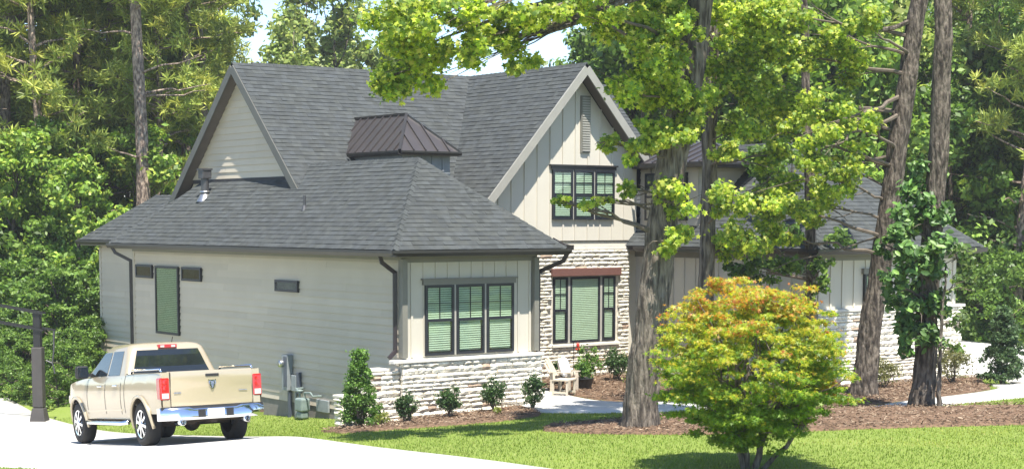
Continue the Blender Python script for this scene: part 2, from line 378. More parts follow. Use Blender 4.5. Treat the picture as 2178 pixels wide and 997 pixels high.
# ------------------------------------------------------------------ roofing helpers
def plane_uv(poly):
    P = [Vector(p) for p in poly]; u = (P[1]-P[0]).normalized()
    n = Vector((0, 0, 0))
    for i in range(len(P)):
        a, b = P[i], P[(i+1) % len(P)]; n += a.cross(b)
    n.normalize()
    if n.z < 0: n = -n
    v = n.cross(u).normalized()
    if v.z < 0: v = -v
    O = P[0]; q = [((p-O).dot(u), (p-O).dot(v)) for p in P]
    return O, u, v, n, q
def urange(q, v):
    xs = []
    for i in range(len(q)):
        (a, b), (c, d) = q[i], q[(i+1) % len(q)]
        if (b-v)*(d-v) <= 0 and abs(b-d) > 1e-6: xs.append(a+(c-a)*(v-b)/(d-b))
    return (min(xs), max(xs)) if len(xs) >= 2 else None
def shingle_roof(parent, name, poly, thick=.10, expo=.14):
    O, u, v, n, q = plane_uv(poly)
    deck = MB().poly([Vector(p)-n*.012 for p in poly], -thick, n).obj(name, 'roof_deck', parent)
    vmin, vmax = min(b for a, b in q), max(b for a, b in q)
    mb = MB(); k = 0; vv = vmin
    while vv < vmax-.02:
        v1 = min(vv+expo, vmax-1e-3)
        r0, r1 = urange(q, vv+1e-4), urange(q, v1)
        if r0 and r1:
            lo, hi = min(r0[0], r1[0]), max(r0[1], r1[1]); x = lo - rnd.random()*.3
            while x < hi:
                wd = rnd.uniform(.11, .27); xa, xb = x, x+wd; x = xb
                a0, b0 = max(xa, r0[0]), min(xb, r0[1]); a1, b1 = max(xa, r1[0]), min(xb, r1[1])
                if b0 < a0: a0 = b0 = min(max((xa+xb)/2, r0[0]), r0[1])
                if b1 < a1: a1 = b1 = min(max((xa+xb)/2, r1[0]), r1[1])
                if b0-a0 < .004 and b1-a1 < .004: continue
                th = .009+rnd.random()*.011; tone = rnd.uniform(.84, 1.13); tb = rnd.uniform(-.04, .04)
                c = (tone*(1-tb*.3), tone, tone*(1+tb))
                bl = O+u*a0+v*vv; br = O+u*b0+v*vv; tl = O+u*a1+v*v1; tr_ = O+u*b1+v*v1
                up = n*th
                mb.add([bl, br, br+up, bl+up, tr_+n*.004, tl+n*.004], [(0, 1, 2, 3), (3, 2, 4, 5), (0, 3, 5), (1, 4, 2)], c)
        vv += expo; k += 1
    mb.obj('shingles', 'shingle', deck, kind='stuff', cols=True)
    return deck
def ridge_caps(parent, p0, p1, n1, n2, name='ridge_cap'):
    p0, p1 = Vector(p0), Vector(p1); d = (p1-p0); Ln = d.length; d.normalize(); mb = MB()
    def side(n):
        s = Vector(n).normalized().cross(d).normalized()
        return s if s.z < 0 else -s
    s1, s2 = side(n1), side(n2); nn = (Vector(n1).normalized()+Vector(n2).normalized()).normalized()
    if (p1.z < p0.z-1e-3): pass
    k = int(Ln/.2)+1
    for i in range(k):
        a = p0+d*(i*Ln/k); b = p0+d*((i+1)*Ln/k); la, lb = .036, .024; W = .12
        tone = rnd.uniform(.88, 1.12); c = (tone, tone, tone)
        pts = []
        for q, l in ((a, la), (b, lb)):
            pts += [q+s1*W+nn*(l-.03), q+nn*l, q+s2*W+nn*(l-.03), q+nn*(l-.05)]
        mb.add(pts, [(0, 1, 5, 4), (1, 2, 6, 5), (0, 3, 2, 1), (4, 5, 6, 7), (0, 4, 7, 3), (2, 3, 7, 6)], c)
    return mb.obj(name, 'shingle', parent, kind='stuff', cols=True)
def metal_plane(parent, name, poly, sp_=.36, thick=.05):
    O, u, v, n, q = plane_uv(poly)
    deck = MB().poly([Vector(p) for p in poly], -thick, n).obj(name, 'metal_roof', parent)
    umin, umax = min(a for a, b in q), max(a for a, b in q); x = umin+.06
    qs = [(b, a) for a, b in q]
    while x < umax:
        r = urange(qs, x)
        if r and r[1]-r[0] > .12:
            a, b = O+u*x+v*(r[0]+.01)+n*.018, O+u*x+v*(r[1]-.02)+n*.018
            MB().beam(a, b, .028, .045, n).obj('standing_seam', 'metal_roof', deck)
        x += sp_
    return deck

# ------------------------------------------------------------------ HOUSE
house = empty('house', (0, 0, 0), label='grey and greige house with dark shingle gables and white stone base', cat='house')
FY = lambda x, y, z=0: Fr((x, y, z), (1, 0, 0), (0, -1, 0))         # wall facing the street
FX = lambda x, y, z=0: Fr((x, y, z), (0, -1, 0), (-1, 0, 0))        # wall facing the driveway

def wall_body(name, pts, m='batten_board', thick=.2, n=(0, 1, 0)):
    return MB().poly(pts, thick, n).obj(name, m, house)
def siding(wall, F, u0, u1, z0, z1, left=None, right=None, expo=.16):
    """lap boards: each a wedge, thick at the lower edge; left/right(z) clip the ends"""
    z = z0
    while z < z1-.02:
        zt = min(z+expo, z1)
        l0 = left(z) if left else u0; l1 = left(zt) if left else u0
        r0 = right(z) if right else u1; r1 = right(zt) if right else u1
        if r0-l0 < .02: break
        if r1 < l1: l1 = r1 = (l1+r1)/2
        cuts = [0.0]; x = rnd.uniform(.8, 3.6); Lb = r0-l0
        while x < Lb-.4: cuts.append(x/Lb); x += 3.66
        cuts.append(1.0)
        for ca, cb in zip(cuts[:-1], cuts[1:]):
            g = .003/Lb; ca_ = ca+(g if ca > 0 else 0); j = rnd.uniform(-.002, .002)
            L0, R0, L1, R1 = l0+(r0-l0)*ca_, l0+(r0-l0)*cb, l1+(r1-l1)*ca_, l1+(r1-l1)*cb
            pts = [F.P(L0, .002, z), F.P(R0, .002, z), F.P(R0, .033+j, z), F.P(L0, .033, z), F.P(L1, .002, zt+.004), F.P(R1, .002, zt+.004), F.P(R1, .009+j, zt+.004), F.P(L1, .009, zt+.004)]
            MB().add(pts, [(0, 1, 2, 3), (3, 2, 6, 7), (4, 7, 6, 5), (0, 3, 7, 4), (1, 5, 6, 2)]).obj('siding_board', 'siding', wall)
        z += expo
def battens(wall, F, us, zf0, zf1, m='batten_board'):
    for u in us:
        z0, z1 = zf0(u), zf1(u)
        if z1-z0 > .05: B(u-.025, u+.025, .001, .024, z0, z1, F=F).obj('batten', m, wall)

def window(F, u, z, wd, h, kind='hung', grid=True, blind=True, frame='frame_black', glass='glass', back='room_dark', name='window', cover=1.0):
    """frame (the window itself) > sash rail, muntins, pane, blind"""
    fw = .055; mb = MB()
    mb.box(u, u+fw, .0, .075, z, z+h, F=F).box(u+wd-fw, u+wd, .0, .075, z, z+h, F=F)
    mb.box(u+fw, u+wd-fw, .0, .075, z, z+fw, F=F).box(u+fw, u+wd-fw, .0, .075, z+h-fw, z+h, F=F)
    o = mb.obj(name, frame, house)
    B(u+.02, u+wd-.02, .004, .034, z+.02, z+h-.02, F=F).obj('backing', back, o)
    if kind == 'hung':
        zm = z+h*.5
        B(u+fw, u+wd-fw, .03, .078, zm-.03, zm+.03, F=F).obj('sash_rail', frame, o)
        # lower sash sits a little deeper and has its own stile
        MB().box(u+fw, u+fw+.03, .036, .058, z+fw, zm-.03, F=F).box(u+wd-fw-.03, u+wd-fw, .036, .058, z+fw, zm-.03, F=F).box(u+fw, u+wd-fw, .036, .0581, z+fw, z+fw+.035, F=F).obj('lower_sash', frame, o)
        if grid:
            B(u+wd/2-.008, u+wd/2+.008, .052, .068, zm+.03, z+h-fw, F=F).obj('muntin', frame, o)
            zq = (zm+.03+z+h-fw)/2
            B(u+fw, u+wd-fw, .0525, .0675, zq-.008, zq+.008, F=F).obj('muntin', frame, o)
    if blind:
        mb = MB(); zz = z+fw+.01+(1-cover)*(h-2*fw)
        while zz < z+h-fw-.02:
            a = [F.P(u+fw, .036, zz+.036), F.P(u+wd-fw, .036, zz+.036), F.P(u+wd-fw, .047, zz+.004), F.P(u+fw, .047, zz+.0)]
            b = [x+F.N*.002 for x in a]
            mb.add(a+b, [(0, 1, 2, 3), (7, 6, 5, 4), (0, 4, 5, 1), (2, 6, 7, 3)]); zz += .046
        mb.obj('blind', 'blind', o)
    B(u+fw, u+wd-fw, .060, .064, z+fw, z+h-fw, F=F).obj('pane', glass, o)
    return o

# --- stones
def stone_mesh(i):
    r = random.Random(100+i); nx, nz = 4, 3; vs = []; fs = []
    def d(a, b, e):
        return e*(.5-.16*(abs(a*2)**4)-.16*(abs(b*2)**4)) + (r.random()-.5)*.14
    for k in range(nz):
        for j in range(nx):
            a = -.5+j/(nx-1); b = -.5+k/(nz-1)
            ja = a*(.985-.05*r.random()); jb = b*(.97-.12*r.random())
            vs.append((ja, -d(a, b, 1), jb))
    for k in range(nz-1):
        for j in range(nx-1): fs.append((k*nx+j, k*nx+j+1, (k+1)*nx+j+1, (k+1)*nx+j))
    ring = [j for j in range(nx)]+[k*nx+nx-1 for k in range(1, nz)]+[(nz-1)*nx+j for j in range(nx-2, -1, -1)]+[k*nx for k in range(nz-2, 0, -1)]
    b0 = len(vs); vs += [(vs[q][0], .5, vs[q][2]) for q in ring]; K = len(ring)
    fs += [(ring[q], b0+q, b0+(q+1) % K, ring[(q+1) % K]) for q in range(K)]
    return vs, fs
STV = [stone_mesh(i) for i in range(10)]
STM = []
for vs_, fs_ in STV:
    pair = []
    for mm in ('stone', 'stone_tan'):
        me = bpy.data.meshes.new('stone'); me.from_pydata(vs_, [], fs_); me.update(); me.materials.append(MATS[mm]); pair.append(me)
    STM.append(pair)
NST = [0]
def stones(wall, F, u0, u1, z0, z1, holes=(), single=True, top=None, rot=0.0, maxn=295):
    """ledgestone courses on a wall frame; single stones as objects until the limit, the rest joined"""
    joined = {'stone': MB(), 'stone_tan': MB()}
    z = z0
    while z < z1-.03:
        h = min(rnd.choice((.06, .08, .095, .11, .14)), z1-z)
        if z1-z-h < .05: h = z1-z
        u = u0
        while u < u1-.02:
            ln = rnd.uniform(.13, .46)*(1.15 if h < .09 else .85)
            ln = min(ln, u1-u)
            if u1-u-ln < .12: ln = u1-u
            zz, hh = z, h
            if rnd.random() < .18 and ln > .3: ln *= .6
            skip = any(a < u+ln*.5 < b and c < zz+hh*.5 < e for a, b, c, e in holes) or (top and zz+hh > top(u+ln/2)+.02)
            if not skip:
                # trim against hole edges
                ua, ub = u, u+ln
                for a, b, c, e in holes:
                    if c < zz+hh*.5 < e:
                        if ua < a < ub: ub = a
                        if ua < b < ub: ua = b
                tan = rnd.random() < .06; i = rnd.randrange(10); dp = rnd.uniform(.10, .15)
                if ub-ua > .04:
                    ctr = F.P((ua+ub)/2, .02, zz+hh/2); sc = (ub-ua, dp, hh*rnd.uniform(.93, 1.0))
                    if single and NST[0] < maxn:
                        o = link('stone', STM[i][1 if tan else 0], wall); o.location = ctr; o.scale = sc; o.rotation_euler = (0, rnd.uniform(-.012, .012), rot); NST[0] += 1
                    else:
                        vs_, fs_ = STV[i]
                        joined['stone_tan' if tan else 'stone'].add([F.P((ua+ub)/2+vx*sc[0], .02-vy*sc[1], zz+hh/2+vz*sc[2]) for vx, vy, vz in vs_], fs_)
            u += ln
        z += h
    for mm, mb in joined.items():
        if mb.v: mb.obj('stonework', mm, wall, kind='stuff')

# ---- wing beside the driveway
EZ = 3.39
side = B(0.0, .2, 0.2, 12.67, -2.2, 3.36).obj('side_wall', 'siding', house)
F = FX(0, 0)
# siding boards run the whole length; u = -y
zb = -.08
siding(side, F, -12.66, -.02, zb, 3.18, expo=.1601)
B(-.012, .0, .3, 12.6, -2.1, zb-.005).obj('foundation', 'foundation', side)
B(-.034, .02, 12.58, 12.68, -.08, 3.2).obj('corner_board', 'siding', side)
front = B(0, 3.45, 0, .2, -.4, 3.36).obj('front_wall', 'batten_board', house)
F0 = FY(0, 0)
battens(front, F0, [.26+.305*i for i in range(11)], lambda u: 1.2, lambda u: 3.16)
for u0, u1 in ((-.036, .09), (3.36, 3.486)):
    B(u0, u1, -.03, .12, 1.2, 3.2, F=F0).obj('corner_board', 'trim', front)
B(-.045, -.0, -.15, -.0, 1.2, 3.2).obj('corner_board', 'trim', front) if False else None
B(-.038, 3.488, 0.0005, .045, 3.13, 3.27, F=F0).obj('frieze', 'trim', front)
B(-12.67, 0.0, .001, .046, 3.18, 3.28, F=FX(0, 0)).obj('frieze', 'trim', side)
# window group on the wing front
zw0, zw1 = 1.215, 2.665
for k, u in enumerate((.565, 1.345, 2.125)):
    window(F0, u, zw0, .72, 1.45, name='window')
for u in (1.2852, 2.0652): B(u, u+.0596, 0, .055, zw0, zw1, F=F0).obj('mullion', 'mull', front)
MB().box(.52, 2.90, 0, .07, zw1+.002, zw1+.10, F=F0).box(.49, 2.93, 0, .10, zw1+.101, zw1+.135, F=F0).obj('window_header', 'trim', front)
# stone wainscot with cap
wain = B(-.03, 3.50, -.10, -.0005, -.5, 1.08).obj('wainscot', 'mortar', house)
stones(wain, FY(0, -.10), -.06, 3.53, -.05, 1.09)
B(-.30, 3.58, -.20, .0, 1.095, 1.165).obj('cap_stone', 'cap_stone', wain, bevel=.012)
# stepped stone wing wall running out from the corner
wing = MB().box(-.72, -.05, .02, .30, -.6, .93).box(-1.36, -.725, .02, .30, -.7, .44).obj('garden_wall', 'mortar', house)
stones(wing, FY(0, .02), -.72, -.05, -.2, .94)
stones(wing, FY(0, .02), -1.36, -.725, -.25, .45)
FW = FX(-1.36, 0); stones(wing, FW, -.30, -.02, -.25, .45, rot=-math.pi/2)
MB().box(-.77, -.31, -.03, .34, .945, 1.0).obj('cap_stone', 'cap_stone', wing, bevel=.01)
MB().box(-1.43, -.73, -.03, .34, .455, .51).obj('cap_stone', 'cap_stone', wing, bevel=.01)
MB().box(-1.1, -.74, .02, .30, .511, .64).obj('cap_stone', 'cap_stone', wing, bevel=.01)
# side windows
for y1, wd, z, h, kd in ((12.43, .98, 2.50, .34, 't'), (9.76, 1.05, 2.49, .34, 't'), (5.05, 1.02, 2.39, .26, 't')):
    window(FX(-.005, 0), -y1, z, wd, h, kind='fixed', blind=False, glass='glass_dark')
window(FX(-.008, 0), -11.26, 1.10, 1.31, 1.73, kind='fixed', blind=True, back='shade_green', glass='glass_green')
# roof of the wing
we = house
shingle_roof(house, 'roof_slope', [(-.48, 13.1, EZ), (-.48, -.48, EZ), (1.725, 1.85, 5.31), (1.725, 10.9, 5.31)])
shingle_roof(house, 'roof_slope', [(-.48, -.48, EZ), (3.93, -.48, EZ), (1.725, 1.85, 5.31)])
shingle_roof(house, 'roof_slope', [(3.93, -.48, EZ), (3.93, 6.5, EZ), (1.725, 6.5, 5.31), (1.725, 1.85, 5.31)])
shingle_roof(house, 'roof_slope', [(3.93, 13.1, EZ), (-.48, 13.1, EZ), (1.725, 10.9, 5.31)])
nW, nF, nE = (-.87, 0, 1), (0, -.824, 1), (.87, 0, 1)
ridge_caps(house, (1.725, 1.85, 5.31), (1.725, 6.4, 5.31), nW, nE)
ridge_caps(house, (-.48, -.48, EZ), (1.725, 1.85, 5.31), nW, nF, 'hip_cap')
ridge_caps(house, (3.93, -.48, EZ), (1.725, 1.85, 5.31), nE, nF, 'hip_cap')
ridge_caps(house, (-.48, 13.1, EZ), (.6, 12.02, 4.33), nW, (0, .87, 1), 'hip_cap')
# soffits, fascia, gutters
MB().box(-.45, 0, -.45, 13.05, 3.262, 3.282).obj('soffit', 'soffit', house)
MB().box(0.002, 3.9, -.45, -.0, 3.263, 3.283).obj('soffit', 'soffit', house)
def gutter(a, b, out, parent=house, h=.12, wd=.11):
    a, b, out = Vector(a), Vector(b), Vector(out)
    prof = [(0, -h), (wd*.72, -h), (wd, -h*.45), (wd, 0), (wd-.012, 0), (wd-.012, -h*.42), (0, -h*.9)]
    vs = [q+out*x+Vector((0, 0, z)) for q in (a, b) for x, z in prof]; k = len(prof)
    fs = [(i, (i+1) % k, k+(i+1) % k, k+i) for i in range(k)]+[tuple(range(k))[::-1], tuple(range(k, 2*k))]
    return MB().add(vs, fs).obj('gutter', 'gutter', parent)
gutter((-.455, -.55, 3.385), (-.455, 13.15, 3.385), (-1, 0, 0)); gutter((-.55, -.455, 3.386), (4.0, -.455, 3.386), (0, -1, 0))
MB().box(-.453, -.43, -.45, 13.08, 3.25, 3.37).obj('fascia', 'trim', house)
MB().box(-.45, 3.92, -.452, -.43, 3.25, 3.371).obj('fascia', 'trim', house)
MB().box(3.905, 3.925, -.45, 4.4, 3.25, 3.37).obj('fascia', 'trim', house)
def spout(pts, name='downspout', wd=.085):
    mb = MB(); 
    for a, b in zip(pts[:-1], pts[1:]): 
        a, b = Vector(a), Vector(b); d = (b-a).normalized()*.03
        mb.beam(a-d, b+d, wd, wd*.8, (.31, .95, .05))
    return mb.obj(name, 'downspout', house, bevel=.012)
spout([(-.5, .02, 3.30), (-.42, .05, 3.14), (-.085, .09, 2.93), (-.085, .09, 1.33), (-.26, .02, 1.22)])
spout([(-.5, 12.95, 3.30), (-.42, 12.9, 3.14), (-.07, 12.72, 2.93), (-.07, 12.72, -1.6)])
spout([(3.96, -.48, 3.28), (3.9, -.42, 3.12), (3.57, .02, 2.88), (3.57, .02, .0)])

# ---- main roof with the driveway gable
RZ, RY = 7.86, 9.05
def zmain(y): return RZ-.99*(RY-y)
shingle_roof(house, 'roof_slope', [(1.05, 4.6, zmain(4.6)), (13.2, 4.6, zmain(4.6)), (13.2, RY, RZ), (1.05, RY, RZ)])
shingle_roof(house, 'roof_slope', [(13.2, 12.85, RZ-.94*3.8), (1.05, 12.85, RZ-.94*3.8), (1.05, RY, RZ), (13.2, RY, RZ)])
ridge_caps(house, (1.6, RY, RZ), (13.2, RY, RZ), (0, -.99, 1), (0, .94, 1))
gz0 = 5.03; GXW = 1.36
gab = MB().poly([(GXW, 12.3, 4.5), (GXW, 6.05, 4.5), (GXW, RY, 7.6)], .15, (1, 0, 0)).obj('gable_wall', 'siding', house)
F = FX(GXW, 0)
siding(gab, F, -12, -6, gz0, 7.55, left=lambda z: -(RY+(7.66-z)/.94), right=lambda z: -(RY-(7.66-z)/.99))
B(-11.8, -6.55, .001, .05, gz0-.1, gz0, F=F).obj('flashing', 'roof_deck', gab)
def rake(p0, p1, m='rake_dark', parent=house, h=.2, wd=.035, name='rake_board'):
    return MB().beam(p0, p1, wd, h, (0, 0, 1)).obj(name, m, parent)
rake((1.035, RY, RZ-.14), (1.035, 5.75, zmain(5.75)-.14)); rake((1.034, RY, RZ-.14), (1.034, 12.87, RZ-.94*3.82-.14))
# sloping soffits under the rakes
MB().poly([(1.06, RY, RZ-.16), (1.06, 5.75, zmain(5.75)-.16), (GXW+.02, 5.75, zmain(5.75)-.16), (GXW+.02, RY, RZ-.16)], .02, (0, .7, -.7)).obj('rake_soffit', 'soffit', house)
MB().poly([(1.06, RY, RZ-.16), (GXW+.02, RY, RZ-.16), (GXW+.02, 12.85, RZ-.94*3.8-.16), (1.06, 12.85, RZ-.94*3.8-.16)], .02, (0, -.7, -.7)).obj('rake_soffit', 'soffit', house)
MB().poly([(GXW+.16, 12.7, 2.9), (GXW+.16, 12.7, 4.4), (6, 12.7, 4.4), (6, 12.7, 2.9)], .1, (0, -1, 0)).obj('back_wall', 'siding', house)

# ---- front gable with the stone base
GY, GXC, PIT = 4.5, 8.3, 1.10
def zfg(x): return RZ-PIT*abs(x-GXC)
shingle_roof(house, 'roof_slope', [(5.2, 9.0, zfg(5.2)), (5.2, GY-.42, zfg(5.2)), (GXC, GY-.42, RZ), (GXC, 9.0, RZ)])
shingle_roof(house, 'roof_slope', [(11.0, GY-.42, zfg(11.0)), (11.0, 9.0, zfg(11)), (GXC, 9.0, RZ), (GXC, GY-.42, RZ)])
ridge_caps(house, (GXC, GY-.42, RZ), (GXC, 9.0, RZ), (-PIT, 0, 1), (PIT, 0, 1))
fg = MB().poly([(3.6, GY, 0), (10.35, GY, 0), (10.35, GY, 5.4), (GXC, GY, 7.66), (5.15, GY, 4.2), (3.6, GY, 3.0)], .2, (0, 1, 0)).obj('gable_wall', 'batten_board', house)
Fg = FY(0, GY)
battens(fg, Fg, [5.46+.405*i for i in range(12)], lambda u: 3.46, lambda u: min(zfg(u)-.2, 7.6) if not (8.45 < u < 8.72) else 5.6)
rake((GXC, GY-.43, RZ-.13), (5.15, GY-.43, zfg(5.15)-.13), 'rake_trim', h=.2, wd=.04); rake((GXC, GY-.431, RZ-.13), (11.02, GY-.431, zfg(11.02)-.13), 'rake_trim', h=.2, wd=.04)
for sx_ in (5.2, 11.0):
    MB().poly([(GXC, GY-.41, RZ-.15), (sx_, GY-.41, zfg(sx_)-.15), (sx_, GY-.01, zfg(sx_)-.15), (GXC, GY-.01, RZ-.15)], .02, (0, 0, -1)).obj('rake_soffit', 'soffit', house)
B(3.7, 10.02, .001, .05, 3.34, 3.45, F=Fg).obj('band_board', 'batten_board', fg); B(3.7, 10.03, .0, .075, 3.451, 3.475, F=Fg).obj('band_flashing', 'gutter', fg)
B(3.7, 10.02, .0, .09, 3.25, 3.335, F=Fg).obj('band_cap', 'cap_stone', fg)
gst = B(3.7, 10.0, .0, .06, -.3, 3.24, F=Fg).obj('stone_wall', 'mortar', house)
stones(gst, FY(0, GY-.06), 5.9, 10.02, -.05, 3.24, holes=((7.47, 9.66, .78, 2.78),))
# louvre in the gable
lv = MB().box(8.44, 8.74, 0, .05, 5.68, 7.10, F=Fg).obj('louvre', 'trim', house)
for i in range(22): B(8.47, 8.71, .05, .075, 5.72+i*.062, 5.755+i*.062, F=Fg).obj('slat', 'mull', lv)
# upper windows
for u in (7.52, 8.21, 8.90): window(Fg, u, 4.0, .645, 1.24, name='window')
for u in (8.1653, 8.8553): B(u, u+.0443, 0, .05, 4.0, 5.24, F=Fg).obj('mullion', 'mull', fg)
MB().box(7.47, 9.60, 0, .07, 5.242, 5.33, F=Fg).box(7.43, 9.64, 0, .10, 5.331, 5.37, F=Fg).obj('window_header', 'gutter', fg)
# lower windows
Fl = FY(0, GY-.02)
for u, wd, kd in ((7.53, .47, 'hung'), (8.08, .98, 'fixed'), (9.14, .44, 'hung')):
    window(Fl, u, .90, wd, 1.66, kind=kd, grid=True, cover=1)
for u in (8.0003, 9.0603): B(u, u+.0794, 0, .06, .90, 2.56, F=Fl).obj('mullion', 'mull', fg)
B(7.42, 9.70, .03, .17, 2.58, 2.78, F=Fl).obj('lintel_beam', 'beam_brown', house, bevel=.012)
B(7.45, 9.68, .02, .16, .80, .875, F=Fl).obj('window_sill', 'cap_stone', fg, bevel=.01)

# ---- shed dormer with standing seam hip
dw = MB().box(3.08, 4.46, 4.56, 7.4, 4.0, 5.52).obj('dormer_wall', 'ac_slate', house)
battens(dw, FY(0, 4.56), [3.35, 3.65, 3.95, 4.25], lambda u: 4.2, lambda u: 5.5, 'ac_slate')
metal_plane(house, 'dormer_roof', [(2.91, 6.75, 5.6), (2.91, 4.39, 5.6), (3.77, 5.38, 6.5), (3.77, 7.75, 6.5)], .34)
metal_plane(house, 'dormer_roof', [(2.91, 4.39, 5.6), (4.63, 4.39, 5.6), (3.77, 5.38, 6.5)], .34)
metal_plane(house, 'dormer_roof', [(4.63, 4.39, 5.6), (4.63, 6.75, 5.6), (3.77, 7.75, 6.5), (3.77, 5.38, 6.5)], .34)
for a, b in (((2.91, 4.39, 5.61), (3.77, 5.38, 6.51)), ((4.63, 4.39, 5.61), (3.77, 5.38, 6.51)), ((3.77, 5.38, 6.52), (3.77, 7.7, 6.52))):
    MB().beam(a, b, .07, .05).obj('hip_trim', 'gutter', house)
MB().box(2.93, 4.61, 4.40, 6.7, 5.50, 5.555).obj('dormer_soffit', 'gutter', house)
gutter((2.90, 4.38, 5.60), (4.64, 4.38, 5.60), (0, -1, 0), h=.09, wd=.07); gutter((2.90, 4.34, 5.601), (2.90, 6.6, 5.601), (-1, 0, 0), h=.09, wd=.07)

# ---- porch between the wing and the stone gable
metal_plane(house, 'porch_roof', [(3.96, 1.05, 3.43), (5.75, 1.55, 3.41), (4.75, 2.2, 3.80), (3.9, 1.9, 3.82)], .3)
metal_plane(house, 'porch_roof', [(5.75, 1.55, 3.41), (5.75, 4.45, 3.41), (4.75, 4.45, 3.82), (4.75, 2.2, 3.80)], .36)
MB().box(3.93, 5.73, 1.5, 4.4, 3.22, 3.34).obj('porch_soffit', 'soffit', house)
MB().beam((3.96, 1.03, 3.37), (5.78, 1.53, 3.36), .05, .12).obj('fascia', 'gutter', house)
MB().box(3.99, 4.15, .92, 1.08, .80, 3.30).obj('porch_post', 'beam_brown', house, bevel=.01)
pier = MB().box(3.88, 4.26, .82, 1.2, -.2, .74).obj('stone_pier', 'mortar', house)
stones(pier, FY(0, .82), 3.86, 4.28, -.05, .74, maxn=10**6)
MB().box(3.82, 4.32, .76, 1.26, .742, .80).obj('cap_stone', 'cap_stone', pier, bevel=.01)
MB().box(3.65, 5.7, 1.5, 4.4, -.2, .06).obj('porch_floor', 'concrete', house)

# ---- garage wing
GX0, GX1, GYF, GE = 10.35, 15.45, -1.7, 3.33
gside = B(GX0, GX0+.2, GYF+.2, 4.5, -.4, 3.3).obj('garage_side_wall', 'batten_board', house)
Fs = FX(GX0, 0)
battens(gside, Fs, [-4.3+.405*i for i in range(15)], lambda u: -.02, lambda u: 3.1)
B(-4.49, 1.7, .0005, .045, 3.05, 3.2, F=Fs).obj('frieze', 'trim', gside)
gfront = B(GX0, GX1, GYF, GYF+.2, -.4, 3.3).obj('garage_front_wall', 'batten_board', house)
Fgf = FY(0, GYF)
battens(gfront, Fgf, [GX0+.12+.405*i for i in range(13)], lambda u: 1.95, lambda u: 3.1)
B(GX0-.045, GX1+.04, .0005, .046, 3.05, 3.2, F=Fgf).obj('frieze', 'trim', gfront)
for u in (12.0, 13.75):
    window(Fgf, u, 1.98, .62, .74, kind='fixed', name='window')
    B(u-.06, u+.68, 0, .09, 2.722, 2.85, F=Fgf).obj('window_header', 'trim', gfront)
gw = B(GX0-.02, GX1+.05, .0005, .10, -.4, 1.84, F=Fgf).obj('garage_wainscot', 'mortar', house)
stones(gw, FY(0, GYF-.10), GX0-.05, GX1+.08, -.1, 1.85, single=False)
B(GX0-.12, GX1+.15, -.0, .20, 1.852, 1.92, F=Fgf).obj('cap_stone', 'cap_stone', gw, bevel=.012)
MB().box(GX1-.2, GX1, GYF+.2, 9, -.4, 3.3).obj('garage_side_wall', 'siding', house)
ex0, ex1, ey = GX0-.42, GX1+.45, GYF-.45; xm = (ex0+ex1)/2; pz = GE+(xm-ex0)*.87; py = ey+3.05
shingle_roof(house, 'roof_slope', [(ex0, 9.2, GE), (ex0, ey, GE), (xm, py, pz), (xm, 9.2, pz)])
shingle_roof(house, 'roof_slope', [(ex0, ey, GE), (ex1, ey, GE), (xm, py, pz)])
shingle_roof(house, 'roof_slope', [(ex1, ey, GE), (ex1, 9.2, GE), (xm, 9.2, pz), (xm, py, pz)])
ridge_caps(house, (ex0, ey, GE), (xm, py, pz), nW, nF, 'hip_cap'); ridge_caps(house, (ex1, ey, GE), (xm, py, pz), nE, nF, 'hip_cap')
ridge_caps(house, (xm, py, pz), (xm, 9.2, pz), nW, nE)
gutter((ex0+.02, ey-.07, GE-.005), (ex0+.02, 4.05, GE-.005), (-1, 0, 0)); gutter((ex0-.08, ey+.02, GE-.004), (ex1+.08, ey+.02, GE-.004), (0, -1, 0))
MB().box(ex0+.03, GX0, ey+.03, 4.45, GE-.13, GE-.11).obj('soffit', 'soffit', house); MB().box(GX0+.001, ex1-.03, ey+.03, GYF, GE-.129, GE-.109).obj('soffit', 'soffit', house)
MB().box(ex0+.022, ex0+.04, ey+.02, 4.05, GE-.15, GE-.03).obj('fascia', 'trim', house); MB().box(ex0+.041, ex1, ey+.022, ey+.04, GE-.15, GE-.031).obj('fascia', 'trim', house)
spout([(ex0+.03, ey+.05, GE-.1), (ex0+.1, ey+.12, GE-.25), (GX0-.07, GYF-.02, GE-.5), (GX0-.07, GYF-.02, .1)])
# upper storey bay above the garage roof
by0 = 2.35
bay = MB().box(10.5, 13.2, by0, 4.49, 3.5, 5.38).obj('bay_wall', 'siding', house)
siding(bay, FX(10.5, 0), -4.49, -by0, 3.86, 5.3, expo=.17); siding(bay, FY(0, by0), 10.51, 12.3, 3.86, 5.3, expo=.17)
window(FX(10.48, 0), -4.25, 3.98, .86, 1.2, kind='hung', blind=False, glass='glass_dark'); window(FX(10.48, 0), -3.33, 3.98, .62, 1.2, kind='hung', blind=False, glass='glass_dark')
metal_plane(house, 'bay_roof', [(10.12, 4.4, 5.42), (10.12, by0-.55, 5.42), (11.6, by0+.7, 6.0), (11.6, 4.4, 6.0)], .34)
metal_plane(house, 'bay_roof', [(10.12, by0-.55, 5.42), (12.9, by0-.55, 5.42), (11.6, by0+.7, 6.0)], .34)
MB().box(10.14, 12.85, by0-.52, 4.45, 5.30, 5.365).obj('bay_soffit', 'gutter', house)
gutter((10.12, by0-.6, 5.42), (10.12, 4.05, 5.42), (-1, 0, 0)); gutter((10.05, by0-.54, 5.421), (12.95, by0-.54, 5.421), (0, -1, 0))

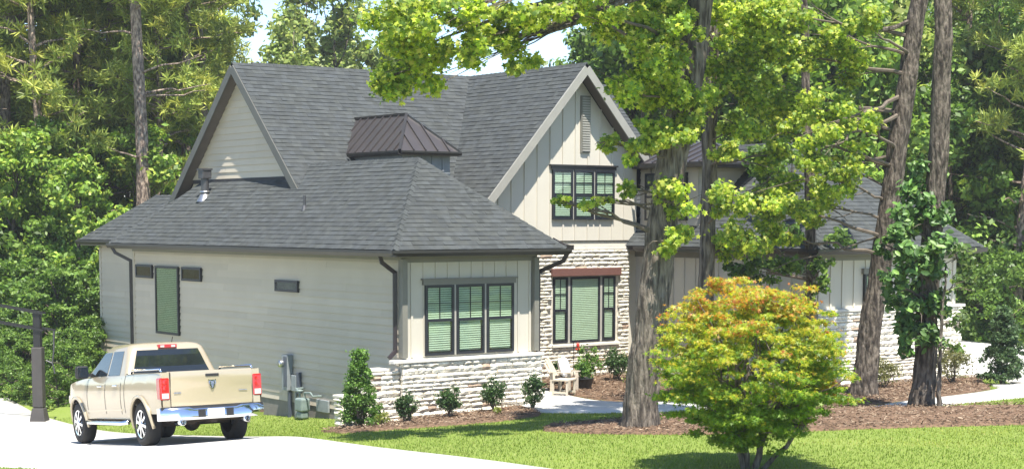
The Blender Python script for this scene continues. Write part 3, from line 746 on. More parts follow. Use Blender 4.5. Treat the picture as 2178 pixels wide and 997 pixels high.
# ---- rear wing
rw = MB().box(.92, 1.2, 12.7, 16.9, -2.4, 3.4).obj('rear_wall', 'siding', house)
siding(rw, FX(.92, 0), -16.9, -12.7, -2.0, 3.22)
MB().box(1.2, 8, 16.7, 16.9, -2.4, 3.4).obj('rear_wall', 'siding', house)
B(-16.92, -16.8, .0, .04, -2.2, 3.22, F=FX(.92, 0)).obj('corner_board', 'siding', rw)
shingle_roof(house, 'roof_slope', [(.52, 17.5, 3.43), (.52, 12.2, 3.43), (1.95, 12.2, 4.67), (1.95, 15.4, 4.67)])
shingle_roof(house, 'roof_slope', [(8, 17.5, 3.43), (.52, 17.5, 3.43), (1.95, 15.4, 4.67), (8, 15.4, 4.67)])
shingle_roof(house, 'roof_slope', [(1.95, 12.2, 4.6), (8, 12.2, 4.6), (8, 15.4, 4.675), (1.95, 15.4, 4.675)])
ridge_caps(house, (1.95, 15.4, 4.67), (6, 15.4, 4.67), (0, -.4, 1), (0, .4, 1))
gutter((.54, 13.2, 3.425), (.54, 17.55, 3.425), (-1, 0, 0)); MB().box(.56, .92, 13.2, 17.4, 3.29, 3.31).obj('soffit', 'soffit', house)
MB().box(.545, .56, 13.2, 17.45, 3.27, 3.40).obj('fascia', 'trim', house)

# ---- things on the roof and walls
def zsl(x): return EZ+.87*(x+.48)
vx, vy = .9, 10.3; zv = zsl(vx)
fv = empty('flue_vent', (vx, vy, zv), label='dark metal flue with square cap standing on the shingle roof', cat='roof vent')
MB().lathe([(.10, -.1), (.10, .5)], seg=16).obj('pipe', 'vent_metal', fv, smooth=True)
MB().lathe([(.24, -.14), (.13, .05), (.10, .07)], seg=16).obj('flashing', 'vent_bright', fv, smooth=True)
MB().lathe([(.135, .10), (.135, .13), (.1, .14)], seg=16).obj('collar', 'vent_bright', fv, smooth=True)
MB().box(-.13, .13, -.13, .13, .44, .68).obj('cap', 'vent_metal', fv, bevel=.02)
MB().box(-.15, .15, -.15, .15, .66, .70).obj('lid', 'vent_metal', fv)
px_, py_ = .5, 4.66
pv = empty('vent_pipe', (px_, py_, zsl(px_)), label='thin plumbing vent pipe beside the gable rake', cat='roof vent')
MB().lathe([(.035, -.1), (.035, .3), (.028, .3)], seg=10).obj('pipe', 'vent_metal', pv); MB().lathe([(.09, -.05), (.045, .08)], seg=10).obj('boot', 'vent_metal', pv)
zg = g1(-.2, 4.35)
em = empty('electric_meter', (-.03, 4.45, zg), label='grey electric meter cabinet fixed to the siding above the gas meter', cat='utility meter')
Fm = Fr((-.03, 4.45, 0), (0, -1, 0), (-1, 0, 0)); 
def lb(par, nm, m, *a, bev=.01): 
    x0, x1, d0, d1, z0, z1 = a; return MB().box(-d1, -d0, -x1, -x0, z0, z1).obj(nm, m, par, bevel=bev)
lb(em, 'cabinet', 'meter_grey', -.14, .12, .0, .15, .62, 1.42); lb(em, 'cabinet_door', 'meter_dark', -.03, .11, .151, .165, .70, 1.38)
MB().lathe([(.0, -.24), (.075, -.24), (.085, -.21), (.085, -.15)], axis='x', seg=20, org=(0, .085, 1.22)).obj('meter_dial', 'vent_bright', em, smooth=True)
lb(em, 'switch_box', 'meter_grey', .22, .42, .0, .11, .62, .98); lb(em, 'switch_box', 'meter_dark', .43, .5, .0, .1, .58, 1.05)
lb(em, 'conduit', 'meter_dark', .02, .09, .02, .09, -.2, .62, bev=0); lb(em, 'conduit', 'meter_grey', .3, .35, .02, .07, -.2, .62, bev=0)
gm = empty('gas_meter', (-.25, 3.55, g1(-.25, 3.55)), label='grey green gas meter with pipes on the grass by the wall', cat='utility meter')
MB().box(-.12, .12, -.15, .15, .18, .48).obj('meter_body', 'gas_green', gm, bevel=.04)
MB().box(-.10, .10, -.12, .12, .03, .178).obj('meter_base', 'gas_green', gm, bevel=.03)
MB().tube([(0, .12, .45), (0, .12, .62), (0, .28, .66), (.2, .3, .66)], .022, 8).obj('pipe', 'gas_green', gm)
MB().tube([(0, -.1, .45), (0, -.1, .6), (0, -.35, .62), (0, -.45, .55), (.2, -.47, .55)], .022, 8).obj('pipe', 'gas_green', gm)
MB().lathe([(.0, .0), (.08, .01), (.09, .04), (.03, .06), (.0, .06)], seg=16, org=(0, .12, .6)).obj('regulator', 'gas_green', gm, smooth=True)
lb(empty('access_panel', (-.03, 3.0, g1(-.1, 3.0)), label='small grey access panel low on the side wall', cat='panel'), 'panel', 'meter_grey', -.25, .25, .0, .05, .15, .42)

# ------------------------------------------------------------------ PICKUP TRUCK (local: x forward, y left, z up)
tk = empty('pickup_truck', (-4.87, -1.24, -.045), (0, R(5.6), R(90-5.17)),
           label='champagne beige four door pickup truck parked on the white driveway', cat='pickup truck')
RA, FA, RWH = 1.13, 4.85, .415
def arch(x):
    b = .50
    for xc in (RA, FA):
        if abs(x-xc) < .52: b = max(b, .40+math.sqrt(.52**2-(x-xc)**2))
    if x < RA-.5: b = max(b, .60)
    if x > FA+.45: b = max(b, .52)
    return b
def topz(x):
    if x < 1.95: return 1.335
    if x < 4.35: return 1.30+.03*max(0, (2.6-x))
    if x < 5.45: return 1.30-.11*((x-4.35)/1.1)**1.3
    return 1.19-.26*((x-5.45)/.33)**2
def yh(x, z):
    y = .995-.055*((z-.92)/.42)**2 if z > .92 else .995-.045*((.92-z)/.42)**2
    if x > 4.9: y -= .17*((x-4.9)/.88)**2.2
    if x < .5: y -= .025*((.5-x)/.5)**2
    if z > 1.26: y -= .012
    return y
xs = sorted(set([round(v, 3) for v in np.linspace(.05, 5.78, 70)] + [round(c+.52*math.cos(a), 3) for c in (RA, FA) for a in np.linspace(0, math.pi, 17)]))
body = MB(); NRW = 9
for s in (1, -1):
    vs, fs = [], []
    for x in xs:
        b, t = arch(x), topz(x)
        for k in range(NRW):
            z = b+(t-b)*k/(NRW-1); vs.append((x, s*yh(x, z), z))
    for i in range(len(xs)-1):
        for k in range(NRW-1):
            q = (i*NRW+k, (i+1)*NRW+k, (i+1)*NRW+k+1, i*NRW+k+1); fs.append(q if s < 0 else q[::-1])
    body.add(vs, fs)
# hood and cowl
hx = [x for x in xs if x >= 4.2]; vs, fs = [], []; M = 11
for x in hx:
    e = yh(x, topz(x))
    for k in range(M):
        y = e*(-1+2*k/(M-1)); vs.append((x, y, topz(x)+.07*(1-(y/e)**4)*min(1, (5.78-x)/.35+.05)))
for i in range(len(hx)-1):
    for k in range(M-1): fs.append((i*M+k, (i+1)*M+k, (i+1)*M+k+1, i*M+k+1))
body.add(vs, fs)
# nose
vs = []
for z in (.93, .75, .55):
    for k in range(M): vs.append((5.78+(.03 if z < .9 else 0)-.10*abs(-1+2*k/(M-1))**3, yh(5.78, z)*(-1+2*k/(M-1)), z))
body.add(vs, [(i*M+k, i*M+k+1, (i+1)*M+k+1, (i+1)*M+k) for i in range(2) for k in range(M-1)])
# bed: rails, inner walls, floor, front bulkhead
for s in (1, -1):
    body.box(.10, 1.93, *sorted((s*.80, s*.93)), 1.30, 1.338)
    body.box(.10, 1.93, *sorted((s*.78, s*.80)), .78, 1.30)
    body.box(.04, .12, *sorted((s*.79, s*.94)), .62, 1.337)      # rear corner post
body.box(.10, 1.93, -.78, .78, .74, .78); body.box(1.90, 1.95, -.80, .80, .74, 1.337)
body.box(1.96, 4.3, -.93, .93, 1.24, 1.29)
bo = body.obj('body', 'paint', tk, smooth=True, auto=32)
# inner wheel housings and underbody, so nothing shows through the arches
ub = MB().box(.25, 5.5, -.62, .62, .42, .74)
for xc in (RA, FA):
    for s in (1, -1): ub.box(xc-.56, xc+.56, *sorted((s*.60, s*.66)), .42, 1.0); ub.box(xc-.56, xc+.56, *sorted((s*.62, s*.93)), .97, 1.0)
ub.tube([(RA, -.72, .40), (RA, .72, .40)], .06, 8).lathe([(0, -.18), (.12, -.14), (.17, 0), (.12, .14), (0, .18)], axis='x', seg=14, org=(RA-.02, 0, .40))
ub.box(.15, 1.9, -.50, -.42, .52, .66).box(.15, 1.9, .42, .50, .52, .66).box(.0, .3, -.06, .06, .40, .48).tube([(.3, .3, .46), (1.9, .25, .5)], .09, 10)
ub.obj('underbody', 'under', tk)
# cabin shell
bz, tz = 1.29, 1.85
bot = [(1.99, .925), (4.42, .925)]; cab = MB()
def ring(x0, x1, y, z, r=.10, n=4):
    pts = []
    for cx, cy, a0 in ((x1-r, y-r, 0), (x0+r, y-r, 90), (x0+r, -y+r, 180), (x1-r, -y+r, 270)):
        for k in range(n+1):
            a = R(a0+90*k/n); pts.append((cx+r*math.cos(a), cy+r*math.sin(a), z))
    return pts
rings = [ring(1.985, 4.45, .928, bz, .09), ring(2.07, 4.10, .872, 1.47, .10), ring(2.15, 3.72, .80, 1.70, .12), ring(2.21, 3.50, .755, 1.835, .14), ring(2.27, 3.42, .70, 1.89, .16), ring(2.36, 3.32, .60, 1.925, .2), ring(2.6, 3.1, .3, 1.938, .15)]
k = len(rings[0]); vs = [p_ for r_ in rings for p_ in r_]; n_ = len(rings)
fs = [(i*k+j, i*k+(j+1) % k, (i+1)*k+(j+1) % k, (i+1)*k+j) for i in range(n_-1) for j in range(k)]+[tuple(range((n_-1)*k, n_*k))]
cab.add(vs, fs).obj('cab', 'paint', tk, smooth=True, auto=50)
def cabpt(side_, t, z):
    """point on the cabin shell: side_ L/R/B/F, t along, z height"""
    zs = [1.29, 1.47, 1.70, 1.835]; x0 = np.interp(z, zs, [1.985, 2.07, 2.15, 2.21]); x1 = np.interp(z, zs, [4.45, 4.10, 3.72, 3.50]); y = np.interp(z, zs, [.928, .872, .80, .755])
    if side_ == 'L': return (t, y+.006, z)
    if side_ == 'R': return (t, -y-.006, z)
    if side_ == 'B': return (x0-.006, t*y, z)
    return (x1+.008, t*y, z)
def cabpane(name, side_, lo, hi, z0, z1, parent=tk, m='car_glass'):
    vs = []; n = 5
    for i in range(n):
        z = z0+(z1-z0)*i/(n-1); f_ = i/(n-1)
        a = lo[0]+(lo[1]-lo[0])*f_; b = hi[0]+(hi[1]-hi[0])*f_; vs += [cabpt(side_, a, z), cabpt(side_, b, z)]
    return MB().add(vs, [(2*i, 2*i+1, 2*i+3, 2*i+2) for i in range(n-1)]).obj(name, m, parent)
cabpane('rear_window', 'B', (-.84, -.80), (.84, .80), 1.36, 1.79)
cabpane('windshield', 'F', (-.88, -.82), (.88, .82), 1.36, 1.80)
for s_ in 'LR':
    cabpane('side_window', s_, (2.34, 2.42), (3.02, 3.00), 1.335, 1.79)
    cabpane('side_window', s_, (3.10, 3.08), (4.16, 3.50), 1.335, 1.78)
    s = 1 if s_ == 'L' else -1
    # doors: thin dark seams and chrome handles
    for x in (1.955, 2.16, 3.07, 4.16):
        sm_ = MB(); zz = np.linspace(.60 if x > 2.0 else .62, 1.28 if x > 2 else 1.33, 7)
        for a, b in zip(zz[:-1], zz[1:]): sm_.beam((x, s*(yh(x, a)+.001), a), (x, s*(yh(x, b)+.001), b), .012, .006, (0, 1, 0))
        sm_.obj('door_seam', 'plastic', tk)
    for x in (2.32, 3.22):
        MB().box(x, x+.22, *sorted((s*(yh(x, 1.14)+.005), s*(yh(x, 1.14)+.045))), 1.12, 1.155).obj('door_handle', 'chrome', tk, bevel=.012)
    MB().beam((2.1, s*(yh(3, .68)+.002), .68), (4.2, s*(yh(3, .68)+.002), .66), .012, .03).obj('body_crease', 'paint', tk)
    mi = MB().box(3.98, 4.12, *sorted((s*.98, s*1.24)), 1.30, 1.56).obj('mirror', 'plastic', tk, bevel=.05)
    MB().box(3.970, 3.978, *sorted((s*1.0, s*1.21)), 1.33, 1.53).obj('mirror_glass', 'car_glass', mi)
    MB().box(4.02, 4.10, *sorted((s*.90, s*1.0)), 1.34, 1.40).obj('mirror_arm', 'plastic', mi)
    MB().tube([(1.75, s*1.0, .45), (2.0, s*1.06, .43), (3.9, s*1.06, .43), (4.15, s*1.0, .45)], .045, 8).obj('running_board', 'chrome', tk, smooth=True)
    MB().tube([(.22, s*.88, 1.34), (.26, s*.88, 1.40), (1.75, s*.88, 1.40), (1.80, s*.88, 1.34)], .022, 8).obj('bed_rail', 'chrome', tk, smooth=True)
    MB().box(.14, 1.92, *sorted((s*.805, s*.945)), 1.338, 1.35).obj('rail_cap', 'plastic', tk)
    for xc in (RA, FA):
        pts = [(xc+.525*math.cos(a), s*(yh(xc+.525*math.cos(a), .40+.525*math.sin(a))+.012), .40+.525*math.sin(a)) for a in np.linspace(-.12, math.pi+.12, 22)]
        MB().tube(pts, .035, 6).obj('wheel_arch_trim', 'paint', tk, smooth=True)
    # tail lamps: red lens, clear reversing section
    y0, y1 = sorted((s*.80, s*.985))
    tl = MB().box(.025, .24, y0, y1, .84, 1.245).obj('tail_light', 'red_lens', tk, bevel=.03)
    MB().box(.018, .03, *sorted((s*.83, s*.955)), .87, .965).obj('reversing_lens', 'clear_lens', tl)
    for zc in (1.06, 1.17): MB().lathe([(0, .018), (.045, .020), (.05, .03)], axis='x', seg=16, org=(0, s*.89, zc)).obj('lamp_ring', 'red_lens', tl)
    for xc in (RA, FA):
        yo = s*.985; sg = s
        wl = MB().lathe([(.0, .02*sg), (.07, .02*sg), (.075, -.02*sg), (.12, -.05*sg), (.24, -.06*sg)], axis='y', seg=24, org=(xc, yo-.03*sg, RWH)).obj('wheel', 'vent_bright', tk, smooth=True)
        MB().lathe([(.255, -.27*sg), (.33, -.285*sg), (.39, -.265*sg), (.415, -.22*sg), (.417, -.14*sg), (.415, -.06*sg), (.39, -.015*sg), (.33, .0), (.265, -.015*sg), (.255, -.04*sg)], axis='y', seg=36, org=(xc, yo, RWH)).obj('tyre', 'tyre', wl, smooth=True)
        rim = MB().lathe([(.262, -.05*sg), (.262, -.005*sg), (.235, -.012*sg), (.228, -.06*sg)], axis='y', seg=32, org=(xc, yo, RWH))
        for q in range(8):
            a = 2*math.pi*q/8+.2
            rim.beam((xc+.05*math.cos(a), yo-.015*sg, RWH+.05*math.sin(a)), (xc+.245*math.cos(a), yo-.022*sg, RWH+.245*math.sin(a)), .055, .03, (0, 1, 0))
        rim.lathe([(0, .012*sg), (.06, .01*sg), (.075, -.02*sg)], axis='y', seg=18, org=(xc, yo, RWH)).obj('rim', 'chrome', wl)
    MB().lathe([(.048, 0), (.055, 0), (.055, .3), (.048, .3)], axis='x', seg=16, org=(-.08, s*.62, .43)).obj('exhaust_tip', 'chrome', tk, smooth=True)
    MB().box(5.6, 5.80, *sorted((s*.62, s*.86)), .80, .98).obj('headlight', 'clear_lens', tk, bevel=.03)
# tailgate
prof = [(.065, .70), (.03, .72), (.018, .80), (.028, 1.02), (.012, 1.08), (-.004, 1.20), (-.012, 1.30), (.0, 1.335), (.03, 1.348), (.085, 1.34)]
ys_ = np.linspace(-.785, .785, 9); vs = [(x+.012*(y/.785)**2, y, z) for y in ys_ for x, z in prof]; k = len(prof)
tg = MB().add(vs, [(i*k+j, i*k+j+1, (i+1)*k+j+1, (i+1)*k+j) for i in range(8) for j in range(k-1)]+[tuple(range(k)), tuple(range(8*k, 9*k))[::-1]]).obj('tailgate', 'paint', tk, smooth=True, auto=30)
for s in (1, -1): MB().box(.03, .05, *sorted((s*.786, s*.798)), .70, 1.33).obj('seam', 'plastic', tg)
MB().box(-.022, .0, -.13, .13, 1.235, 1.285).obj('handle', 'plastic', tg, bevel=.012)
sh = [(0, .075), (.045, .07), (.075, .085), (.072, .03), (.05, -.02), (.022, -.085), (0, -.095), (-.022, -.085), (-.05, -.02), (-.072, .03), (-.075, .085), (-.045, .07)]
eb = MB().poly([(.010, y, 1.10+z) for y, z in sh], .016, (-1, 0, 0)).obj('emblem', 'chrome', tg)
MB().poly([(-.0065, y*.42, 1.095+z*.75) for y, z in sh], .006, (-1, 0, 0)).obj('emblem_face', 'emblem', eb)
for s in (1, -1): MB().tube([(-.006, s*.03, 1.15), (-.008, s*.058, 1.145), (-.008, s*.062, 1.11), (-.008, s*.042, 1.09)], [.008, .011, .01, .006], 6).obj('emblem_horn', 'emblem', eb)
MB().box(.012, .022, .60, .73, .955, .972).obj('badge', 'emblem', tg); MB().box(.012, .022, -.68, -.52, .955, .966).obj('badge', 'emblem', tg)
# rear bumper
ys_ = np.linspace(-1.0, 1.0, 25); prof = [(.05, .70), (-.08, .70), (-.115, .66), (-.12, .52), (-.08, .47), (.05, .47)]; k = len(prof); vs = []
for y in ys_:
    e = abs(y)**5*.16; dz = .0 if abs(y) > .42 else -.03
    vs += [(x+e, y, z+(dz if z > .6 else 0)) for x, z in prof]
bp = MB().add(vs, [(i*k+j, i*k+j+1, (i+1)*k+j+1, (i+1)*k+j) for i in range(24) for j in range(k-1)]+[tuple(range(k)), tuple(range(24*k, 25*k))[::-1]]).obj('bumper', 'chrome', tk, smooth=True, auto=40)
MB().box(-.128, -.119, -.16, .16, .515, .655).obj('licence_plate', 'plate', bp)
for s in (1, -1): MB().box(-.1205, -.10, *sorted((s*.20, s*.34)), .51, .65).obj('step_pad', 'plastic', bp)
MB().box(.02, .06, -.98, .98, .66, .715).obj('bumper_gap', 'plastic', tk)
# high brake lamp
hb = MB().box(2.165, 2.26, -.19, .19, 1.815, 1.885).obj('brake_light', 'red_lens', tk, bevel=.012)
MB().box(2.158, 2.168, -.15, -.07, 1.83, 1.87).obj('cargo_lens', 'clear_lens', hb); MB().box(2.158, 2.168, .07, .15, 1.83, 1.87).obj('cargo_lens', 'clear_lens', hb)
MB().tube([(3.3, -.5, 1.9), (3.2, -.5, 2.05)], .008, 6).obj('aerial', 'plastic', tk)

# ------------------------------------------------------------------ BASKETBALL HOOP
hx_, hy_ = -3.05, 11.75
hp = empty('basketball_hoop', (hx_, hy_, g1(hx_, hy_)+.03), (0, 0, R(-40)), label='padded grey basketball hoop post at the far end of the driveway', cat='basketball hoop')
MB().add([(x*.20, y*.20, 0) for x, y in ((-1, -1), (1, -1), (1, 1), (-1, 1))]+[(x*.145, y*.145, .34) for x, y in ((-1, -1), (1, -1), (1, 1), (-1, 1))], [(0, 1, 5, 4), (1, 2, 6, 5), (2, 3, 7, 6), (3, 0, 4, 7), (4, 5, 6, 7)]).obj('base_pad', 'pad_grey', hp, bevel=.02)
MB().box(-.135, .135, -.135, .135, .345, 1.86).obj('post_pad', 'pad_grey', hp, bevel=.03)
MB().box(-.09, .09, -.09, .09, 1.86, 2.75).obj('post', 'pole_black', hp, bevel=.01)
for z0, z1 in ((2.72, 3.0), (2.30, 2.58)):
    for y in (-.12, .12): MB().beam((.18, y, z0-.02), (-1.55, y, z1), .025, .055).obj('arm', 'pole_black', hp)
MB().tube([(.42, 0, 2.28), (.40, 0, 1.75), (.36, 0, 1.45)], [.03, .022, .018], 8).obj('crank_rod', 'vent_metal', hp)
MB().beam((.12, 0, 2.34), (.46, 0, 2.28), .06, .05).obj('counter_arm', 'pole_black', hp)
MB().tube([(.2, 0, 1.52), (.36, 0, 1.46), (.42, 0, 1.2)], .02, 8).obj('crank_handle', 'vent_metal', hp)
bb = MB().box(-1.66, -1.60, -.9, .9, 2.75, 3.8).obj('backboard', 'board_clear', hp)
MB().lathe([(.225, 0), (.24, .0), (.24, .02), (.225, .02)], seg=24, org=(-1.95, 0, 3.02)).obj('rim', 'feeder_red', bb)

# ------------------------------------------------------------------ PORCH CHAIR, PILLOW, POTS, FEEDER
zc = g1(5.6, 1.4)+.055
ch = empty('adirondack_chair', (5.55, 1.55, zc), (0, 0, R(28)), label='pale wooden lounge chair with round topped slat back on the walk', cat='chair')
# local: seat faces -y
for i in range(5):
    u = -.22+i*.11; h = .98-.05*abs(i-2)**1.6
    MB().add([(u-.05, .22, .30), (u+.05, .22, .30), (u+.056, .50, h-.04), (u, .52, h), (u-.056, .50, h-.04)]+[(u-.05, .245, .30), (u+.05, .245, .30), (u+.056, .525, h-.04), (u, .545, h), (u-.056, .525, h-.04)],
             [(0, 1, 2, 3, 4), (9, 8, 7, 6, 5), (0, 5, 6, 1), (1, 6, 7, 2), (2, 7, 8, 3), (3, 8, 9, 4), (4, 9, 5, 0)]).obj('back_slat', 'cedar', ch)
for i in range(5):
    y = -.28+i*.115; MB().box(-.27, .27, y, y+.095, .36-.02*i, .385-.02*i).obj('seat_slat', 'cedar', ch)
ch.scale = (.80,)*3
for s in (1, -1):
    MB().box(*sorted((s*.27, s*.38)), -.36, .36, .555, .58).obj('arm', 'cedar', ch)
    MB().box(*sorted((s*.275, s*.31)), -.32, -.23, 0, .555).obj('leg', 'cedar', ch); MB().box(*sorted((s*.275, s*.31)), .24, .31, 0, .555).obj('leg', 'cedar', ch)
fs_ = empty('foot_stool', (5.05, .95, g1(5.05, .95)+.055), (0, 0, R(28)), label='small slatted wooden foot stool in front of the lounge chair', cat='stool')
for i in range(4): MB().box(-.26, .26, -.2+i*.1, -.12+i*.1, .33, .355).obj('slat', 'cedar', fs_)
for sx_ in (-.24, .20):
    for sy_ in (-.19, .15): MB().box(sx_, sx_+.04, sy_, sy_+.04, 0, .33).obj('leg', 'cedar', fs_)
MB().box(-.24, -.20, -.15, .15, .04, .08).obj('rail', 'cedar', fs_); MB().box(.20, .24, -.15, .15, .04, .08).obj('rail', 'cedar', fs_)
def pillow():
    n = 9; vs = []
    for s in (-1, 1):
        for i in range(n):
            for j in range(n):
                a, b = -1+2*i/(n-1), -1+2*j/(n-1); t_ = .085*max(0, (1-a**4)*(1-b**4))**.5
                vs.append((a*.23*(1-.06*b*b), s*t_, .23+b*.23*(1-.06*a*a)))
    fs = []
    for q in range(2):
        for i in range(n-1):
            for j in range(n-1):
                f_ = (q*81+i*n+j, q*81+(i+1)*n+j, q*81+(i+1)*n+j+1, q*81+i*n+j+1); fs.append(f_ if q == 0 else f_[::-1])
    return MB().add(vs, fs)
po = pillow().obj('pillow', 'pillow_white', smooth=True); po.location = (5.59, 1.50, zc+.34); po.rotation_euler = (R(-18), 0, R(28))
tag(po, 'white cushion leaning on the wooden lounge chair', 'cushion')
sh_ = MB().tube([(0, 0, 0), (0, 0, 1.0), (.02, -.06, 1.06), (.02, -.14, 1.03)], .008, 6)
fe = empty('bird_feeder', (6.9, 2.85, g1(6.9, 2.85)+.05), label='red hanging bird feeder on a thin black hook by the stone wall', cat='bird feeder')
sh_.obj('hook', 'pole_black', fe)
MB().lathe([(0, 1.01), (.035, .99), (.04, .90), (.022, .88), (.065, .86), (.07, .82), (.0, .81)], seg=16, org=(.02, -.14, 0)).obj('bottle', 'feeder_red', fe, smooth=True)

# ------------------------------------------------------------------ FOLIAGE TOOLS
def tmpl_star(n=5, inner=.42):
    V = [(0, 0, 0)]; 
    for i in range(n):
        a = 2*math.pi*i/n; b = a+math.pi/n
        V += [(math.cos(a), math.sin(a), -.12), (inner*math.cos(b), inner*math.sin(b), .02)]
    F = [(0, 2*((i-1) % n)+2, 2*i+1, 2*i+2) for i in range(n)]
    return np.array(V)*.55, np.array(F)
T_STAR = tmpl_star(5, .50); T_MAPLE = tmpl_star(5, .26)
T_LEAF = (np.array([(0, -.5, 0), (.28, 0, .08), (0, .5, 0), (-.28, 0, .08)]), np.array([(0, 1, 2, 3)]))
T_OVAL = (np.array([(0, -.5, 0), (.22, -.2, .05), (.24, .15, .06), (0, .5, -.05), (-.24, .15, .06), (-.22, -.2, .05)]), np.array([(0, 1, 2, 3), (0, 3, 4, 5)]))
def leaves(P, Nn, S, tm, C, rg):
    n = len(P); tv, tf = tm
    Nn = Nn/np.linalg.norm(Nn, axis=1, keepdims=True)
    t = rg.normal(size=(n, 3)); t -= (t*Nn).sum(1, keepdims=True)*Nn; t /= np.linalg.norm(t, axis=1, keepdims=True)
    b = np.cross(Nn, t)
    V = P[:, None, :]+S[:, None, None]*(tv[None, :, 0, None]*t[:, None]+tv[None, :, 1, None]*b[:, None]+tv[None, :, 2, None]*Nn[:, None])
    F = tf[None]+(np.arange(n)*len(tv))[:, None, None]
    return V.reshape(-1, 3), F.reshape(-1, tf.shape[1]), np.repeat(C, len(tv), 0)
def clump_points(cen, rad, cnt, rg, shell=.5):
    """cen (k,3), rad (k,3), cnt (k,) -> points, outward directions, clump index"""
    idx = np.repeat(np.arange(len(cen)), cnt); n = len(idx)
    d = rg.normal(size=(n, 3)); d /= np.linalg.norm(d, axis=1, keepdims=True)
    r = rg.random(n)**shell*np.where(rg.random(n) < .12, 1.55, 1.0)
    return cen[idx]+d*r[:, None]*rad[idx], d, idx
def palette(n, cols, wts, rg, jit=.18, idx=None, pcl=None):
    cols = np.array(cols); k = rg.choice(len(cols), size=n, p=np.array(wts)/sum(wts))
    c = cols[k]*(1+rg.normal(0, jit, (n, 1)))
    if idx is not None:
        f_ = 1+rg.normal(0, .12, (idx.max()+1, 1)); c = c*f_[idx]
    return np.clip(c, .005, .9)
def crown(name, parent, cen, rad, cnt, size, tm, cols, wts, seed, m='leaf', up=.8, out=.5, noise_=.8, kind=None, shell=.5, colfn=None, sun_=0.0):
    rg = np.random.default_rng(seed); cen = np.array(cen, float); rad = np.array(rad, float)
    P, d, idx = clump_points(cen, rad, np.array(cnt, int), rg, shell)
    Nn = d*out+np.array([-.55*sun_, -.75*sun_, up])+rg.normal(0, noise_, P.shape)
    S = size*(.65+.7*rg.random(len(P)))
    C = palette(len(P), cols, wts, rg, idx=idx) if colfn is None else colfn(P, idx, rg)
    V, F, CC = leaves(P, Nn, S, tm, C, rg)
    return link(name, npmesh(name, V, F, m, CC), parent, kind)
def sub_clumps(cen, rad, k, f, rg):
    """scatter k smaller clumps through each big one"""
    cen = np.array(cen, float); rad = np.array(rad, float); n = len(cen)
    d = rg.normal(size=(n, k, 3)); d /= np.linalg.norm(d, axis=2, keepdims=True)
    r = rg.random((n, k, 1))**.45
    return (cen[:, None]+d*r*rad[:, None]).reshape(-1, 3), np.repeat(rad*f, k, 0)*(.7+.6*rg.random((n*k, 1)))
def wob_path(p0, p1, n, amp, rg, sag=0):
    p0, p1 = Vector(p0), Vector(p1); out = []
    for i in range(n+1):
        t = i/n; q = p0.lerp(p1, t); a = amp*math.sin(math.pi*t) if 0 < i < n else 0
        out.append(q+Vector((rg.uniform(-a, a), rg.uniform(-a, a), rg.uniform(-a, a)*.6+sag*math.sin(math.pi*t))))
    return out
def px3(px, py, depth):
    """world point seen at picture position (2178 x 997) at a depth: used to work out where things stand"""
    r_, u_ = (px-1008.7)/3561, -(py-802)/3561; c, s = math.cos(R(5.36)), math.sin(R(5.36)); a = R(YAW)
    v = np.array([r_, c*u_-s, s*u_+c]); v = v*depth/v[2]
    return np.array([CAM[0]+v[0]*math.cos(a)+v[2]*math.sin(a), CAM[1]-v[0]*math.sin(a)+v[2]*math.cos(a), CAM[2]+v[1]])

YG = [(.33, .42, .05), (.44, .50, .07), (.19, .29, .04), (.56, .56, .12), (.12, .20, .035)]
DKG = [(0.09, 0.156, 0.036), (0.132, 0.216, 0.048), (0.192, 0.288, 0.054), (0.06, 0.108, 0.026)]
def bark_trunk(pts, rads, rg, flare=1):
    """trunk with furrowed bark: ridges run up the stem and wander; the foot spreads into root buttresses"""
    seg = 34; n = len(pts); sub = 5; P_, R_ = [], []
    for i in range(n-1):
        for k in range(sub):
            t = k/sub; P_.append(pts[i].lerp(pts[i+1], t)); R_.append(rads[i]*(1-t)+rads[i+1]*t)
    P_.append(pts[-1]); R_.append(rads[-1]); m_ = len(P_); vs, fs = [], []; z0 = pts[0].z
    ph = [rg.uniform(0, 6.28) for _ in range(12)]; off = [rg.uniform(-1, 1) for _ in range(seg)]
    for i, p_ in enumerate(P_):
        h = p_.z-z0; fl = .50*math.exp(-max(0, h-.2)/.3)*flare
        if i % 3 == 0: off = [o*.72+rg.uniform(-.5, .5) for o in off]
        for k in range(seg):
            a = 6.28318*k/seg
            rr = R_[i]*(1+.045*math.sin(3*a+ph[0]+h*.6)+.03*math.sin(7*a+ph[1]-h*.9)+.075*off[k]*(1 if k % 2 else -1)+fl*(.35+.65*max(0, math.sin(5*a+ph[2]))))
            vs.append((p_.x+math.cos(a)*rr, p_.y+math.sin(a)*rr, p_.z))
    fs = [(i*seg+k, i*seg+(k+1) % seg, (i+1)*seg+(k+1) % seg, (i+1)*seg+k) for i in range(m_-1) for k in range(seg)]
    return MB().add(vs, fs)
